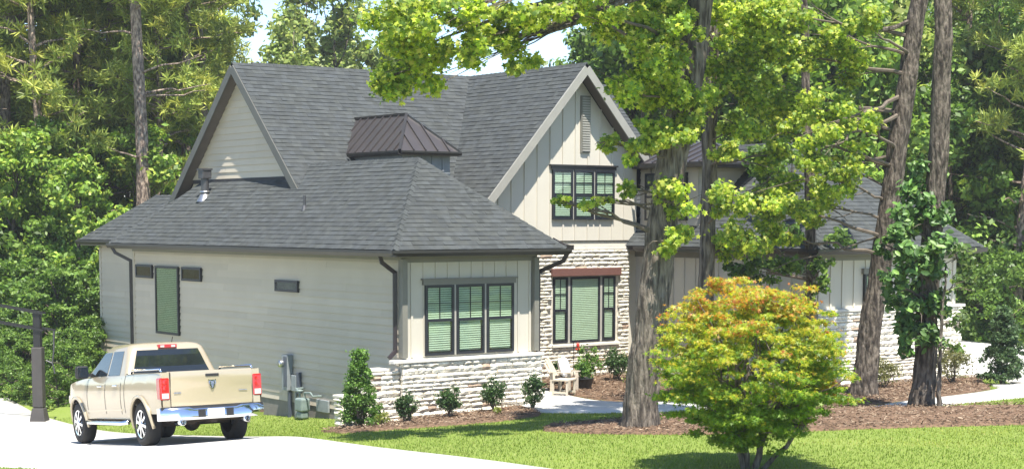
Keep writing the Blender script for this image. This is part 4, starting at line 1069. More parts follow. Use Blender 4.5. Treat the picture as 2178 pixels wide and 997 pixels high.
def big_tree(name, label, base, trunk, rads, spots, seed, cols=YG, wts=(4, 3, 3, 1, 2), m='leaf_thin', tm=T_STAR, size=.092, dens=170, bark='bark', group=None, kx=8, bare=(), cat='tree', flare=1.0):
    """tall tree: root at base, trunk polyline of world points, foliage spots (world centre, radii)"""
    rg = random.Random(seed); nr = np.random.default_rng(seed)
    e = empty(name, base, label=label, cat=cat, group=group); O = Vector(base)
    tr_ = [Vector(p_)-O for p_ in trunk]
    # refine the trunk line
    fine, rf = [], []
    for i in range(len(tr_)-1):
        for k in range(4):
            t = k/4; fine.append(tr_[i].lerp(tr_[i+1], t)+Vector((rg.uniform(-.02, .02), rg.uniform(-.02, .02), 0))); rf.append(rads[i]*(1-t)+rads[i+1]*t)
    fine.append(tr_[-1]); rf.append(rads[-1])
    fine[0] = fine[0]+Vector((0, 0, -.25))
    
    bark_trunk(fine, rf, rg, flare).obj('trunk', bark, e, smooth=True)
    def near(pz):
        best = min(range(len(fine)), key=lambda i: abs(fine[i].z-pz)); return fine[best], rf[best]
    cen, rad = [], []
    for q, r_ in spots:
        q = Vector(q)-O; cen.append(q); rad.append(r_)
        hd = (Vector((q.x, q.y, 0))-Vector((fine[0].x, fine[0].y, 0))).length
        s_, rr = near(max(.5, q.z-.25*hd) if hd < 2.2 else q.z+.45*hd)
        pth = wob_path(s_, q, 6, .16*min(2, (q-s_).length/3), rg)
        r0 = min(rr*.32, .012+.011*(q-s_).length)
        lm = MB().tube(pth, [r0*(1-.85*i/6)+.006 for i in range(7)], 6, rg=rg)
        for k in range(5):       # twigs
            a = pth[rg.randrange(3, 7)]; b = q+Vector((rg.uniform(-1, 1)*r_[0], rg.uniform(-1, 1)*r_[1], rg.uniform(-1, 1)*r_[2]))
            lm.tube(wob_path(a, b, 3, .06, rg), [.014, .011, .008, .004], 4, rg=rg)
        lm.obj('limb', 'twig' if r0 < .05 else bark, e)
    for a, b, r0 in bare:
        MB().tube(wob_path(Vector(a)-O, Vector(b)-O, 6, .12, rg), [r0*(1-.8*i/6) for i in range(7)], 5, rg=rg).obj('limb', 'twig', e)
    if cen:
        sc, sr = sub_clumps([tuple(c) for c in cen], rad, kx, .42, nr)
        vol = sr[:, 0]*sr[:, 2]; cnt = np.maximum(6, (dens*vol/.05)).astype(int)
        crown('crown', e, sc, sr, np.minimum(cnt, 400), size, tm, cols, wts, seed+1, m=m, up=.6, out=.35, noise_=.7, sun_=.8)
    return e
def spots(lst, depth, jd=1.2, seed=0):
    rg = random.Random(seed); out = []
    for px, py, rx, ry in lst:
        d = depth+rg.uniform(-jd, jd); k = d/3561
        out.append((px3(px, py, d), (rx*k, rx*k, ry*k)))
    return out

# ------------------------------------------------------------------ TREES IN THE FRONT BED
def base_of(px, py, zg=None):
    """stand point on the terrain for a picture position"""
    lo, hi = 12.0, 90.0
    for _ in range(40):
        md = (lo+hi)/2; p_ = px3(px, py, md)
        if p_[2] > g1(p_[0], p_[1]): lo = md
        else: hi = md
    p_ = px3(px, py, (lo+hi)/2); return (float(p_[0]), float(p_[1]), g1(p_[0], p_[1])), (lo+hi)/2
b1, d1 = base_of(1360, 914)
big_tree('hardwood_tree', 'thick grey trunked shade tree with bright yellow green leaves before the stone gable', b1,
         [b1]+[px3(x, y, d1) for x, y in ((1366, 800), (1388, 640), (1412, 450), (1440, 300), (1470, 140), (1492, 0), (1510, -220), (1520, -420))],
         [.29, .285, .275, .265, .255, .24, .21, .15, .06],
         spots([(850, 60, 80, 55), (880, 140, 75, 60), (835, 160, 40, 45), (930, 30, 70, 45), (905, 95, 60, 50), (1010, 90, 45, 50), (1060, 40, 60, 45), (1095, 100, 55, 45), (1140, 30, 60, 35), (1030, 20, 40, 35), (1200, 30, 60, 35), (1270, 15, 55, 35)], d1-1.8, .8, 1)
         + spots([(1330, 60, 70, 60), (1400, 30, 70, 50), (1375, 130, 75, 60), (1330, 190, 50, 40), (1420, 200, 60, 50), (1450, 270, 65, 40), (1395, 285, 55, 35), (1350, 320, 40, 28), (1445, 430, 55, 45), (1430, 505, 48, 38), (1290, 300, 32, 22), (1440, 90, 50, 50), (1200, 428, 24, 11), (1248, 438, 24, 12), (1292, 424, 20, 12), (1340, 405, 24, 18)], d1-.6, .5, 2)
         + [((b1[0]+x, b1[1]+y, z_), (.95, .95, .6)) for x, y, z_ in ((-1.2, -1.6, 9.0), (.2, -1.9, 9.6), (1.4, -1.3, 9.2), (-.8, -.3, 10.2), (.6, .2, 10.6), (2.2, -.2, 9.6), (-2.1, -.9, 9.3), (.1, -1, 11.2), (1.7, .9, 10.2))],
         21, dens=205, bare=[(px3(1415, 436, d1), px3(1185, 428, d1-.6), .02)])
big_tree('hardwood_tree', 'slim upright trunk with yellow green leaves standing behind the red tipped maple', (6.3, -2.6, g1(6.3, -2.6)),
         [(6.3, -2.6, g1(6.3, -2.6))]+[px3(x, y, 35.6) for x, y in ((1498, 700), (1504, 550), (1508, 400), (1513, 200), (1518, 0), (1520, -250), (1522, -420))],
         [.20, .18, .165, .155, .14, .12, .09, .04],
         spots([(1550, 50, 95, 60), (1560, 130, 80, 55), (1510, 215, 70, 45), (1600, 190, 60, 50), (1575, 270, 50, 35), (1560, 440, 45, 45), (1520, 20, 80, 40), (1620, 70, 60, 50), (1545, 320, 36, 26), (1620, 10, 70, 40)], 34.5, 1, 3)
         + spots([(1640, 400, 55, 50), (1600, 500, 70, 40), (1545, 520, 45, 35), (1640, 330, 40, 40)], 36.2, .6, 4), 33, dens=190)
b3, d3 = base_of(1836, 846)
big_tree('hardwood_tree', 'dark leaning trunk with yellow green sprays beside the garage wing', b3,
         [b3]+[px3(x, y, d3) for x, y in ((1850, 720), (1872, 580), (1892, 430), (1912, 280), (1936, 120), (1962, -40), (1985, -250), (2000, -430))],
         [.26, .235, .225, .215, .205, .19, .17, .12, .05],
         spots([(1700, 110, 60, 45), (1765, 70, 65, 45), (1800, 140, 60, 50), (1655, 200, 50, 45), (1720, 225, 70, 45), (1790, 230, 60, 40), (1835, 250, 45, 35), (1690, 445, 60, 40), (1760, 440, 55, 38), (1785, 385, 50, 35), (1665, 500, 36, 26), (1730, 330, 50, 40), (1640, 130, 40, 50), (1850, 60, 50, 40), (1690, 30, 60, 30), (1670, 280, 40, 30), (1740, 280, 50, 30), (1800, 320, 40, 25)], d3-1, .9, 5), 45, dens=185, kx=6, bark='bark_dark',
         bare=[(px3(1895, 330, d3), px3(1600, 410, d3-1), .03), (px3(1890, 400, d3), px3(1640, 270, d3), .03), (px3(1880, 500, d3), px3(1590, 590, d3-.5), .025)])
b6, d6 = base_of(1722, 832)
big_tree('hardwood_tree', 'thin dark trunk with dull green hanging leaves between the maple and the garage wing', b6,
         [b6]+[px3(x, y, d6) for x, y in ((1724, 700), (1726, 560), (1722, 420), (1716, 280), (1712, 120), (1710, -60), (1708, -260))], [.13, .12, .115, .11, .10, .09, .07, .03],
         spots([(1640, 350, 50, 45), (1640, 420, 45, 40), (1590, 565, 45, 28), (1640, 575, 45, 24), (1690, 560, 36, 28), (1565, 510, 36, 26), (1700, 300, 45, 32), (1760, 350, 36, 30), (1780, 510, 34, 26), (1750, 570, 26, 22), (1680, 500, 36, 26), (1740, 610, 22, 18)], d6-.5, .8, 8), 71, cols=DKG, wts=(3, 3, 2, 2), tm=T_OVAL, size=.12, dens=110, bark='bark_dark')
b4, d4 = base_of(1962, 868)
IVY = [(0.075, 0.15, 0.035), (0.112, 0.213, 0.048), (0.175, 0.288, 0.062), (0.05, 0.1, 0.025)]
big_tree('hardwood_tree', 'rough barked trunk wrapped in dark glossy evergreen leaves beside the curved walk', b4,
         [b4]+[px3(x, y, d4) for x, y in ((1968, 760), (1976, 600), (1990, 420), (1998, 280), (2004, 120), (2008, -40), (2012, -250), (2014, -430))],
         [.215, .20, .195, .185, .18, .165, .155, .11, .05],
         spots([(1945, 405, 40, 38), (1970, 465, 55, 45), (1920, 480, 36, 40), (1985, 545, 50, 45), (1930, 560, 45, 42), (1950, 640, 55, 45), (1995, 650, 36, 36), (1925, 695, 28, 34), (1975, 715, 36, 28), (1950, 350, 22, 22), (1897, 600, 26, 34), (1880, 520, 20, 28), (1930, 745, 20, 20)], d4-.35, .45, 6),
         57, cols=IVY, wts=(4, 4, 2, 3), m='leaf_gloss', tm=T_OVAL, size=.15, dens=85, bark='bark_dark')
b5, d5 = base_of(1997, 872)
big_tree('young_tree', 'thin sapling with a loose light crown next to the ivy clad trunk', b5,
         [b5]+[px3(x, y, d5) for x, y in ((1999, 800), (2000, 740), (2006, 640), (2012, 560))], [.045, .04, .034, .025, .012],
         spots([(2030, 610, 38, 34), (2040, 680, 36, 32), (2045, 545, 32, 32), (2020, 740, 30, 18)], d5, .4, 7), 63, cols=[(.10, .16, .035), (.14, .19, .045), (.07, .12, .03)], wts=(3, 2, 2), tm=T_LEAF, size=.11, dens=60, m='leaf', flare=.7)

# ---- ornamental maple
MX, MY = -2.0, -11.8; MZ = g1(MX, MY)
mp = empty('japanese_maple', (MX, MY, MZ), label='rounded ornamental maple turning orange at the top on the lawn', cat='tree')
rg = random.Random(9); nr = np.random.default_rng(9)
cz, RR, RZt = 1.38, 1.29, 1.36
cen, rad, nrmz = [], [], []
for i in range(640):
    d = nr.normal(size=3); d /= np.linalg.norm(d)
    lump = 1+.10*math.sin(5*math.atan2(d[1], d[0])+1.3)+.07*math.sin(9*math.atan2(d[1], d[0])+4*d[2])
    r = (.46+.54*nr.random()**.45)*lump*(.90+.2*nr.random())
    if d[2] < 0: r *= .98
    c = np.array([d[0]*RR*r, d[1]*RR*r, cz+d[2]*RZt*r*(.92 if d[2] > 0 else .82)])
    if nr.random() < .10: c = c*np.array([1.06, 1.06, 1])+np.array([0, 0, .05*nr.random()])
    if d[2] < -.2: c[:2] *= 1+.30*(d[2]+.2)
    cen.append(c); s = .6+.7*nr.random(); rad.append((.185*s, .185*s, .06*s))
cen = np.array(cen); rad = np.array(rad)
def maple_col(P, idx, rg_):
    n = len(P); h = (P[:, 2]-cz)/RZt; h = h+rg_.normal(0, .10, idx.max()+1)[idx]
    hor = np.hypot(P[:, 0], P[:, 1])/RR; rad_ = np.sqrt((P[:, 2]-cz)**2/RZt**2+hor**2)
    green = np.array([(.15, .26, .02), (.11, .20, .018), (.23, .32, .028)])[rg_.integers(0, 3, n)]
    gold = np.array([(.38, .40, .03), (.32, .38, .03), (.42, .35, .03)])[rg_.integers(0, 3, n)]
    ora = np.array([(.44, .22, .03), (.48, .28, .035), (.42, .15, .035)])[rg_.integers(0, 3, n)]
    tip = rg_.random(idx.max()+1)[idx]
    t1 = np.clip((h+.38)/1.0, 0, .82)*np.clip((rad_-.45)/.3, 0, 1); u = rg_.random(n)
    c = np.where((u < t1)[:, None], gold, green)
    p_or = np.clip((h-.38)/.9, 0, .36)+np.where(tip > .965, .35, 0)*np.clip((rad_-.7)/.2, 0, 1)*np.clip(h+.8, 0, 1)
    c = np.where((rg_.random(n) < p_or*np.clip((rad_-.6)/.25, 0, 1))[:, None], ora, c)
    return np.clip(c*(1+rg_.normal(0, .15, (n, 1))), .005, .9)
crown('crown', mp, cen, rad, np.full(len(cen), 70), .072, T_MAPLE, None, None, 91, m='leaf_thin', up=.8, out=.35, noise_=.55, colfn=maple_col, shell=.6, sun_=.6)
for (x0, y0), (x1, y1), r0 in (((-.06, .02), (-.34, -.05), .045), ((-.02, 0), (-.12, .0), .06), ((.06, 0), (.30, .1), .055), ((.10, .02), (.75, .0), .04)):
    # stems rise from the root and fork into the crown
    pth = [Vector((x0*math.cos(R(36)), -x0*math.sin(R(36)), -.1))]; 
    ux = Vector((math.cos(R(-36)), math.sin(R(-36)), 0))
    top = ux*x1+Vector((0, y1, .62)); pth = wob_path(ux*x0+Vector((0, 0, -.1)), top, 5, .03, rg)
    MB().tube(pth, [r0*(1-.07*i) for i in range(6)], 9, jit=.1, rg=rg).obj('trunk', 'bark', mp, smooth=True)
    for k in range(16):
        q = Vector(cen[rg.randrange(len(cen))]); MB().tube(wob_path(top, q, 5, .12, rg), [r0*.5*(1-.16*i) for i in range(6)], 5, rg=rg).obj('limb', 'twig', mp)

# ------------------------------------------------------------------ SHRUBS
def shrub(name, label, loc, w_, h_, size, cols, wts, seed, group=None, shape='ball', n=1500, tm=T_LEAF, m='leaf', cat='shrub', lift=.06):
    nr_ = np.random.default_rng(seed); rg_ = random.Random(seed)
    e = empty(name, loc, label=label, cat=cat, group=group); k = {'cone': 150, 'loose': 26}.get(shape, 46); cen, rad = [], []
    for i in range(k):
        d = nr_.normal(size=3); d /= np.linalg.norm(d); r = nr_.random()**.4
        if shape == 'cone':
            t = nr_.random()**1.25; a = nr_.random()*6.28; rr = w_/2*(1-t*.86)**.75*nr_.random()**.4*(1+.2*math.sin(3*a+8*t))
            c = (math.cos(a)*rr, math.sin(a)*rr, h_*(.08+.9*t))
        else:
            c = (d[0]*r*w_/2*.82, d[1]*r*w_/2*.82, lift+h_*.5+d[2]*r*h_*.42)
        s = .6+.8*nr_.random(); cen.append(c); rad.append((w_*(.17 if shape != 'cone' else .12)*s, w_*(.17 if shape != 'cone' else .12)*s, max(.05, h_*(.13 if shape != 'cone' else .05)*s)))
    crown('foliage', e, cen, rad, np.full(k, max(8, n//k)), size, tm, cols, wts, seed+1, m=m, up=.5, out=.6, noise_=.8)
    st = MB()
    for i in range(7):
        q = Vector(cen[i*3 % k]); st.tube(wob_path((rg_.uniform(-.03, .03), rg_.uniform(-.03, .03), -.05), q, 4, .04, rg_), [.02, .016, .012, .008, .004], 5, rg=rg_)
    st.obj('stems', 'twig', e, kind='stuff'); return e
DG = [(0.046, 0.091, 0.026), (0.065, 0.124, 0.036), (0.033, 0.065, 0.021), (0.104, 0.169, 0.052)]
MG = [(0.09, 0.18, 0.03), (0.135, 0.24, 0.045), (0.068, 0.135, 0.027), (0.18, 0.285, 0.06)]
LG = [(0.221, 0.26, 0.052), (0.286, 0.299, 0.065), (0.156, 0.208, 0.046)]
def gp(x, y): return (x, y, g1(x, y)+.05)
shrub('conical_evergreen', 'tall bright green conical evergreen at the corner of the stone wainscot', gp(-1.5, -.8), .84, 1.5, .055, MG, (4, 3, 2, 1), 201, shape='cone', n=10500)
for i, (x, y, w_, h_, lab) in enumerate(((-.55, -1.0, .5, .58, 'small round dark shrub in mulch next to the conical evergreen'), (.62, -.85, .62, .60, 'dark shrub with a pale side shoot in mulch below the wing window'),
                                          (1.85, -.7, .62, .68, 'dark round shrub standing in the shadow strip on the stone wainscot'), (2.62, -1.0, .58, .72, 'dark purple green shrub at the walk end of the mulch bed'))):
    shrub('round_shrub', lab, gp(x, y), w_, h_, .055, DG, (4, 3, 3, 1), 210+i*7, group='shrubs along the stone wainscot', n=1700)
shrub('ground_plant', 'tiny pale green plant in the mulch before the wainscot', gp(1.45, -1.35), .22, .16, .05, LG, (2, 2, 2), 251, n=130, shape='loose', lift=0)
shrub('ground_plant', 'low yellowish plant at the foot of the conical evergreen', gp(-1.2, -1.1), .36, .3, .05, LG, (2, 2, 2), 256, n=380, shape='loose', lift=0)
shrub('loose_shrub', 'loose leafy shrub beside the potted plants under the gable window', gp(7.0, 2.45), .75, .95, .075, MG, (3, 3, 2, 2), 261, shape='loose', n=950)
shrub('loose_shrub', 'dark leafy shrub against the stone gable behind the thick trunk', gp(8.3, 2.9), .8, .75, .075, DG, (3, 3, 2, 2), 266, n=1300)
shrub('golden_shrub', 'low golden green shrub in mulch left of the thick trunk', gp(7.15, .85), .62, .42, .06, LG, (3, 3, 2), 271, n=1000)
shrub('golden_shrub', 'golden green shrub in mulch between the thick trunk and the maple', gp(7.6, -.9), .85, .75, .06, LG, (3, 3, 2), 276, n=1500)
shrub('golden_shrub', 'pale olive shrub before the stone base of the garage wing', gp(11.2, -3.0), .95, .72, .06, [(.16, .17, .06), (.2, .19, .07), (.12, .13, .05)], (2, 2, 2), 281, n=1400, shape='loose')
shrub('golden_shrub', 'pale olive shrub at the far corner of the garage wing', gp(13.4, -3.3), 1.1, .95, .06, [(.16, .17, .06), (.2, .19, .07), (.12, .13, .05)], (2, 2, 2), 286, n=1700, shape='loose')
shrub('orange_shrub', 'small orange leaved shrub at the foot of the dark leaning trunk', gp(6.3, -5.75), .75, .55, .075, [(.42, .14, .04), (.45, .22, .05), (.3, .2, .06)], (3, 2, 1), 291, n=420, shape='loose', tm=T_MAPLE)
shrub('arborvitae', 'grey green conical arborvitae at the edge of the garage court', gp(13.9, -4.3), 1.05, 1.75, .075, [(.07, .12, .045), (.09, .14, .055), (.05, .09, .035)], (3, 2, 2), 296, shape='cone', n=9000)
for i, (x, y, r_, h_, lab) in enumerate(((6.35, 2.75, .19, .30, 'dark pot with a rounded green plant behind the lounge chair'), (6.3, 1.75, .24, .26, 'low dark pot of trailing green plants by the lounge chair'))):
    e = empty('potted_plant', gp(x, y), label=lab, cat='potted plant')
    MB().lathe([(r_*.7, 0), (r_, h_), (r_*1.05, h_), (r_*.9, h_-.03), (0, h_-.04)], seg=18).obj('pot', 'pot_dark', e, smooth=True)
    nr_ = np.random.default_rng(400+i); c_ = nr_.normal(0, r_*.4, (16, 3)); c_[:, 2] = h_+.08+np.abs(c_[:, 2])*1.6
    crown('foliage', e, c_, np.full((16, 3), .1), np.full(16, 34), .06, T_LEAF, MG, (3, 2, 3, 1), 410+i)

# ------------------------------------------------------------------ THE WOOD BEHIND
def proto_broad(seed, h, w_, n, size, cols, wts, trunk_r=.16, low=.12):
    nr_ = np.random.default_rng(seed); rg_ = random.Random(seed); e = empty('broadleaf_tree')
    cen, rad = [], []
    for i in range(26):
        t = low+(1-low)*nr_.random()**.9; a = nr_.random()*6.28; prof_ = math.sin(math.pi*min(.97, .12+.85*t))**.7
        r = w_/2*prof_*nr_.random()**.5
        cen.append((math.cos(a)*r, math.sin(a)*r, h*t*.95)); s = .7+.6*nr_.random(); rad.append((w_*.17*s, w_*.17*s, h*.06*s+.2))
    sc, sr = sub_clumps(cen, rad, 6, .42, nr_)
    pth = [Vector((math.sin(i*.9+seed)*.15, math.cos(i*.7)*.12, h*i/7*.95-(.3 if i == 0 else 0))) for i in range(8)]
    MB().tube(pth, [trunk_r*(1-i/8) for i in range(8)], 8, jit=.1, rg=rg_).obj('trunk', 'bark_dark', e, smooth=True)
    lm = MB()
    for c in cen[::2]:
        c = Vector(c); s_ = pth[min(7, int(c.z/h*6))]; lm.tube(wob_path(s_, c, 4, .2, rg_), [.05, .04, .03, .02, .01], 5, rg=rg_)
    lm.obj('limbs', 'bark_dark', e, kind='stuff')
    crown('crown', e, sc, sr, np.full(len(sc), n//len(sc)), size, T_LEAF, cols, wts, seed+3, up=.5, out=.9, noise_=.75)
    return e
def proto_pine(seed, h, crown0, n_br, tufts, trunk_r, cols, spread=3.0, dead=6, tl=.42):
    nr_ = np.random.default_rng(seed); rg_ = random.Random(seed); e = empty('pine_tree')
    pth = [Vector((.22*math.sin(i*.5+seed), .2*math.cos(i*.6+seed)-.2, h*i/12-(.4 if i == 0 else 0))) for i in range(13)]
    MB().tube(pth, [trunk_r*(1-.85*i/12) for i in range(13)], 10, jit=.1, rg=rg_).obj('trunk', 'bark_pine', e, smooth=True)
    lm = MB(); C_ = []
    for i in range(n_br+dead):
        isd = i >= n_br; t = (crown0+(1-crown0)*nr_.random()) if not isd else crown0*(.55+.45*nr_.random())
        a = nr_.random()*6.28; ln = spread*(1.15-.85*max(0, (t-crown0)/(1-crown0)))*(.5+.6*nr_.random())*(.75 if isd else 1)
        s_ = pth[int(t*12)].lerp(pth[min(12, int(t*12)+1)], t*12-int(t*12)); q = s_+Vector((math.cos(a)*ln, math.sin(a)*ln, ln*(.12+.35*nr_.random()-.2*isd)))
        pw = wob_path(s_, q, 5, .18, rg_); lm.tube(pw, [.05*(1-.16*k) for k in range(6)], 5, rg=rg_)
        if isd: continue
        for k in range(rg_.randint(3, 5)):
            f_ = pw[rg_.randint(2, 5)]; C_.append((f_.x+rg_.uniform(-.5, .5), f_.y+rg_.uniform(-.5, .5), f_.z+rg_.uniform(-.1, .35)))
    lm.obj('limbs', 'bark_pine', e, kind='stuff')
    C_ = np.array(C_); n = len(C_); idx = np.repeat(np.arange(n), tufts); d = nr_.normal(size=(len(idx), 3)); d /= np.linalg.norm(d, axis=1, keepdims=True)
    P = C_[idx]+d*np.array([.55, .55, .3])*nr_.random((len(idx), 1))**.5
    # each tuft: a brush of thin needles bundles
    nb = 13; T = np.repeat(P, nb, 0); dirs = nr_.normal(size=T.shape)+np.array([0, 0, .45]); dirs /= np.linalg.norm(dirs, axis=1, keepdims=True)
    sd = np.cross(dirs, nr_.normal(size=T.shape)); sd /= np.linalg.norm(sd, axis=1, keepdims=True)
    L_ = tl*(.6+.5*nr_.random((len(T), 1))); W_ = .026
    V = np.stack([T-sd*W_*.4, T+sd*W_*.4, T+dirs*L_*.6+sd*W_, T+dirs*L_, T+dirs*L_*.6-sd*W_], 1).reshape(-1, 3)
    F = (np.arange(len(T))*5)[:, None]+np.arange(5)[None]
    c = palette(len(P), cols, (3, 3, 2), nr_, idx=idx); c = np.repeat(np.repeat(c, nb, 0), 5, 0)
    link('crown', npmesh('crown', V, F, 'needle', c), e)
    return e
PC = [(0.214, 0.273, 0.056), (0.302, 0.358, 0.071), (0.39, 0.403, 0.079)]
BG_ = [(0.163, 0.268, 0.042), (0.232, 0.348, 0.054), (0.106, 0.179, 0.031), (0.348, 0.417, 0.073)]
BD = [(0.09, 0.164, 0.03), (0.139, 0.234, 0.043), (0.072, 0.128, 0.025), (0.204, 0.304, 0.06)]
OL = [(0.204, 0.276, 0.061), (0.265, 0.326, 0.082), (0.143, 0.204, 0.049), (0.347, 0.388, 0.112)]
P_BR = [proto_broad(501, 8.5, 5.2, 9000, .26, BG_, (3, 3, 2, 2)), proto_broad(511, 10.5, 5.6, 9500, .27, BG_, (3, 3, 3, 1)), proto_broad(521, 13.5, 7.0, 12000, .30, BD, (3, 3, 2, 2)), proto_broad(531, 15, 6.5, 11000, .30, OL, (3, 3, 2, 2), low=.25)]
P_PI = [proto_pine(601, 22, .34, 60, 5, .27, PC), proto_pine(611, 24, .45, 54, 5, .26, PC), proto_pine(621, 19, .28, 58, 5, .22, PC, 2.6)]
P_BU = [proto_broad(541, 3.4, 3.8, 6500, .17, BD, (3, 3, 2, 2), .05, .02)]
FREE = {id(p_): True for p_ in P_BR+P_PI+P_BU}
LAB = {}
for i, p_ in enumerate(P_BR): LAB[id(p_)] = (('bright green understorey tree at the edge of the wood', 'tree', 'low leafy trees of the wood'), ('mid green broadleaf tree of the wood behind the house', 'tree', 'mid green trees of the wood'),
                                             ('dense dark green tree rising behind the house', 'tree', 'dark dense trees of the wood'), ('tall olive green tree with airy crown behind the roof', 'tree', 'airy olive trees of the wood'))[i]
for i, p_ in enumerate(P_PI): LAB[id(p_)] = (('tall pine with reddish bark in the wood behind the house', 'pine tree', 'tall pines of the wood'), ('tall pine with a high crown and long bare trunk in the wood', 'pine tree', 'high crowned pines of the wood'), ('shorter full crowned pine in the wood', 'pine tree', 'shorter pines of the wood'))[i]
LAB[id(P_BU[0])] = ('leafy bush at the foot of the wood', 'bush', 'bushes at the edge of the wood')
def plant(proto, px, depth, sc=1.0, dz=0, label=None):
    x, y = at(px, depth)
    o = proto if FREE[id(proto)] else copy_tree(proto)
    FREE[id(proto)] = False
    o.location = (x, y, g1(x, y)+dz-.1); o.rotation_euler = (0, 0, rnd.uniform(0, 6.28)); o.scale = (sc*rnd.uniform(.93, 1.07),)*2+(sc*rnd.uniform(.95, 1.08),)
    l, c, g_ = LAB[id(proto)]; tag(o, label or l, c, None if label else g_)
    if label and 'group' in o: del o['group']
    return o
# the pine with the pale trunk right behind the rear wing
pp = plant(P_PI[1], 272, 57, 1.0, label='tall pine with a pale sunlit trunk right behind the rear wing'); pp.rotation_euler = (R(1.2), R(2.0), .4); pp.scale = (1.12, 1.12, 1)
wood = [  # (prototype, column, depth, scale)
    (P_PI[0], 60, 66, 1), (P_PI[1], -60, 62, 1), (P_PI[2], 175, 61, 1), (P_PI[0], 360, 68, 1), (P_PI[1], 420, 76, 1), (P_PI[2], 460, 70, 1), (P_PI[0], 130, 80, 1.05), (P_PI[1], 300, 84, 1), (P_PI[0], 215, 90, 1.05), (P_PI[2], 20, 76, 1.1),
    (P_PI[0], 400, 62, .92), (P_PI[1], 425, 92, .85), (P_PI[2], 100, 58, .95), (P_PI[0], -20, 90, 1), (P_PI[2], 330, 60, .9), (P_PI[1], 385, 96, 1), (P_PI[0], 440, 104, .95),
    (P_BR[0], 40, 55, .8), (P_BR[1], 110, 57, .68), (P_BR[0], -40, 58, .85), (P_BR[0], 165, 54, .68), (P_PI[0], 20, 60, .95), (P_PI[2], 230, 62, 1), (P_PI[1], 120, 63, 1), (P_PI[0], 190, 72, 1), (P_PI[2], 290, 70, 1.1), (P_PI[0], 440, 66, .95), (P_BR[1], 230, 60, .7), (P_BR[2], 330, 66, .9), (P_BR[2], 400, 72, .95), (P_BR[1], 20, 62, .75), (P_BR[2], 140, 68, .9), (P_BR[2], 270, 74, 1), (P_BR[2], 450, 80, 1), (P_BR[1], 500, 76, .8), (P_BR[0], 300, 58, .85), (P_BR[0], 380, 62, .9),
    (P_BR[3], 560, 96, .8), (P_BR[3], 630, 88, .98), (P_BR[3], 660, 98, 1.25), (P_BR[3], 710, 92, 1.19), (P_BR[3], 760, 104, 1.19), (P_BR[3], 820, 100, 1.12), (P_BR[3], 880, 112, 1.06), (P_BR[1], 585, 84, 1.05), (P_BR[1], 690, 86, 1.05), (P_BR[1], 790, 90, 1.0), (P_BR[2], 930, 110, .75), (P_BR[1], 1010, 116, .9), (P_BR[1], 1090, 118, .9), (P_BR[3], 730, 120, .95), (P_BR[3], 640, 122, 1.05),
    (P_BR[2], 1215, 78, .95), (P_BR[2], 1275, 70, 1), (P_BR[2], 1340, 66, 1.05), (P_BR[2], 1410, 72, 1.1), (P_BR[1], 1370, 62, 1.1), (P_BR[2], 1480, 64, 1.05), (P_BR[2], 1550, 68, 1.1), (P_BR[3], 1600, 62, .95), (P_BR[2], 1650, 70, 1.1), (P_BR[2], 1720, 62, 1), (P_BR[1], 1780, 60, 1.15), (P_BR[2], 1830, 68, 1.1), (P_BR[3], 1890, 62, 1), (P_BR[2], 1940, 70, 1.05), (P_BR[1], 1850, 58, 1.0), (P_BR[2], 1570, 82, 1.2), (P_BR[2], 1700, 84, 1.2), (P_BR[2], 1800, 86, 1.2), (P_BR[2], 1430, 84, 1.2), (P_BR[1], 1660, 60, .9),
    (P_PI[2], 2060, 62, .95), (P_PI[0], 2120, 70, .95), (P_PI[2], 2165, 58, .9), (P_PI[1], 1990, 78, .9), (P_PI[2], 2230, 64, 1), (P_BR[2], 2050, 66, .95), (P_BR[2], 2110, 62, .9), (P_BR[1], 2180, 60, 1), (P_BR[2], 2150, 74, 1.1), (P_BR[2], 2010, 60, .8), (P_PI[0], 2080, 84, 1.1), (P_BR[2], 2240, 70, 1.1), (P_PI[1], 1640, 92, 1), (P_PI[0], 1760, 94, 1), (P_PI[2], 2140, 90, 1.2)]
wood += [(P_PI[i % 3], px, 58+(i*7) % 26, 1) for i, px in enumerate((-110, -170, -230, -300, -380, -460, 2300, 2370, 2450, 2540))]
wood += [(P_BR[i % 3], px, 55+(i*5) % 18, .9) for i, px in enumerate((-95, -150, -210, -270, -350, -430, -520, 2270, 2330, 2400, 2480, 2560))]
for pr, px, dp, s in wood: plant(pr, px, dp, s)
for px, dp, s in ((20, 45, .36), (70, 44.5, .3), (118, 44, .32), (160, 44.5, .36), (-25, 46, .42), (140, 45.5, .42), (15, 47.5, .42), (60, 48, .5), (105, 46.5, .4), (150, 47, .48), (190, 48, .5), (-30, 48, .5), (125, 49, .6), (40, 49.5, .6), (10, 52, .9), (70, 52, .9), (130, 50.5, .8), (-50, 54, 1.1), (190, 53, .8), (2080, 57, .9), (2150, 55, .9), (2200, 58, 1), (250, 56, .9), (2110, 60, 1.2), (100, 55, 1.2), (30, 56, 1.3)): plant(P_BU[0], px, dp, s)

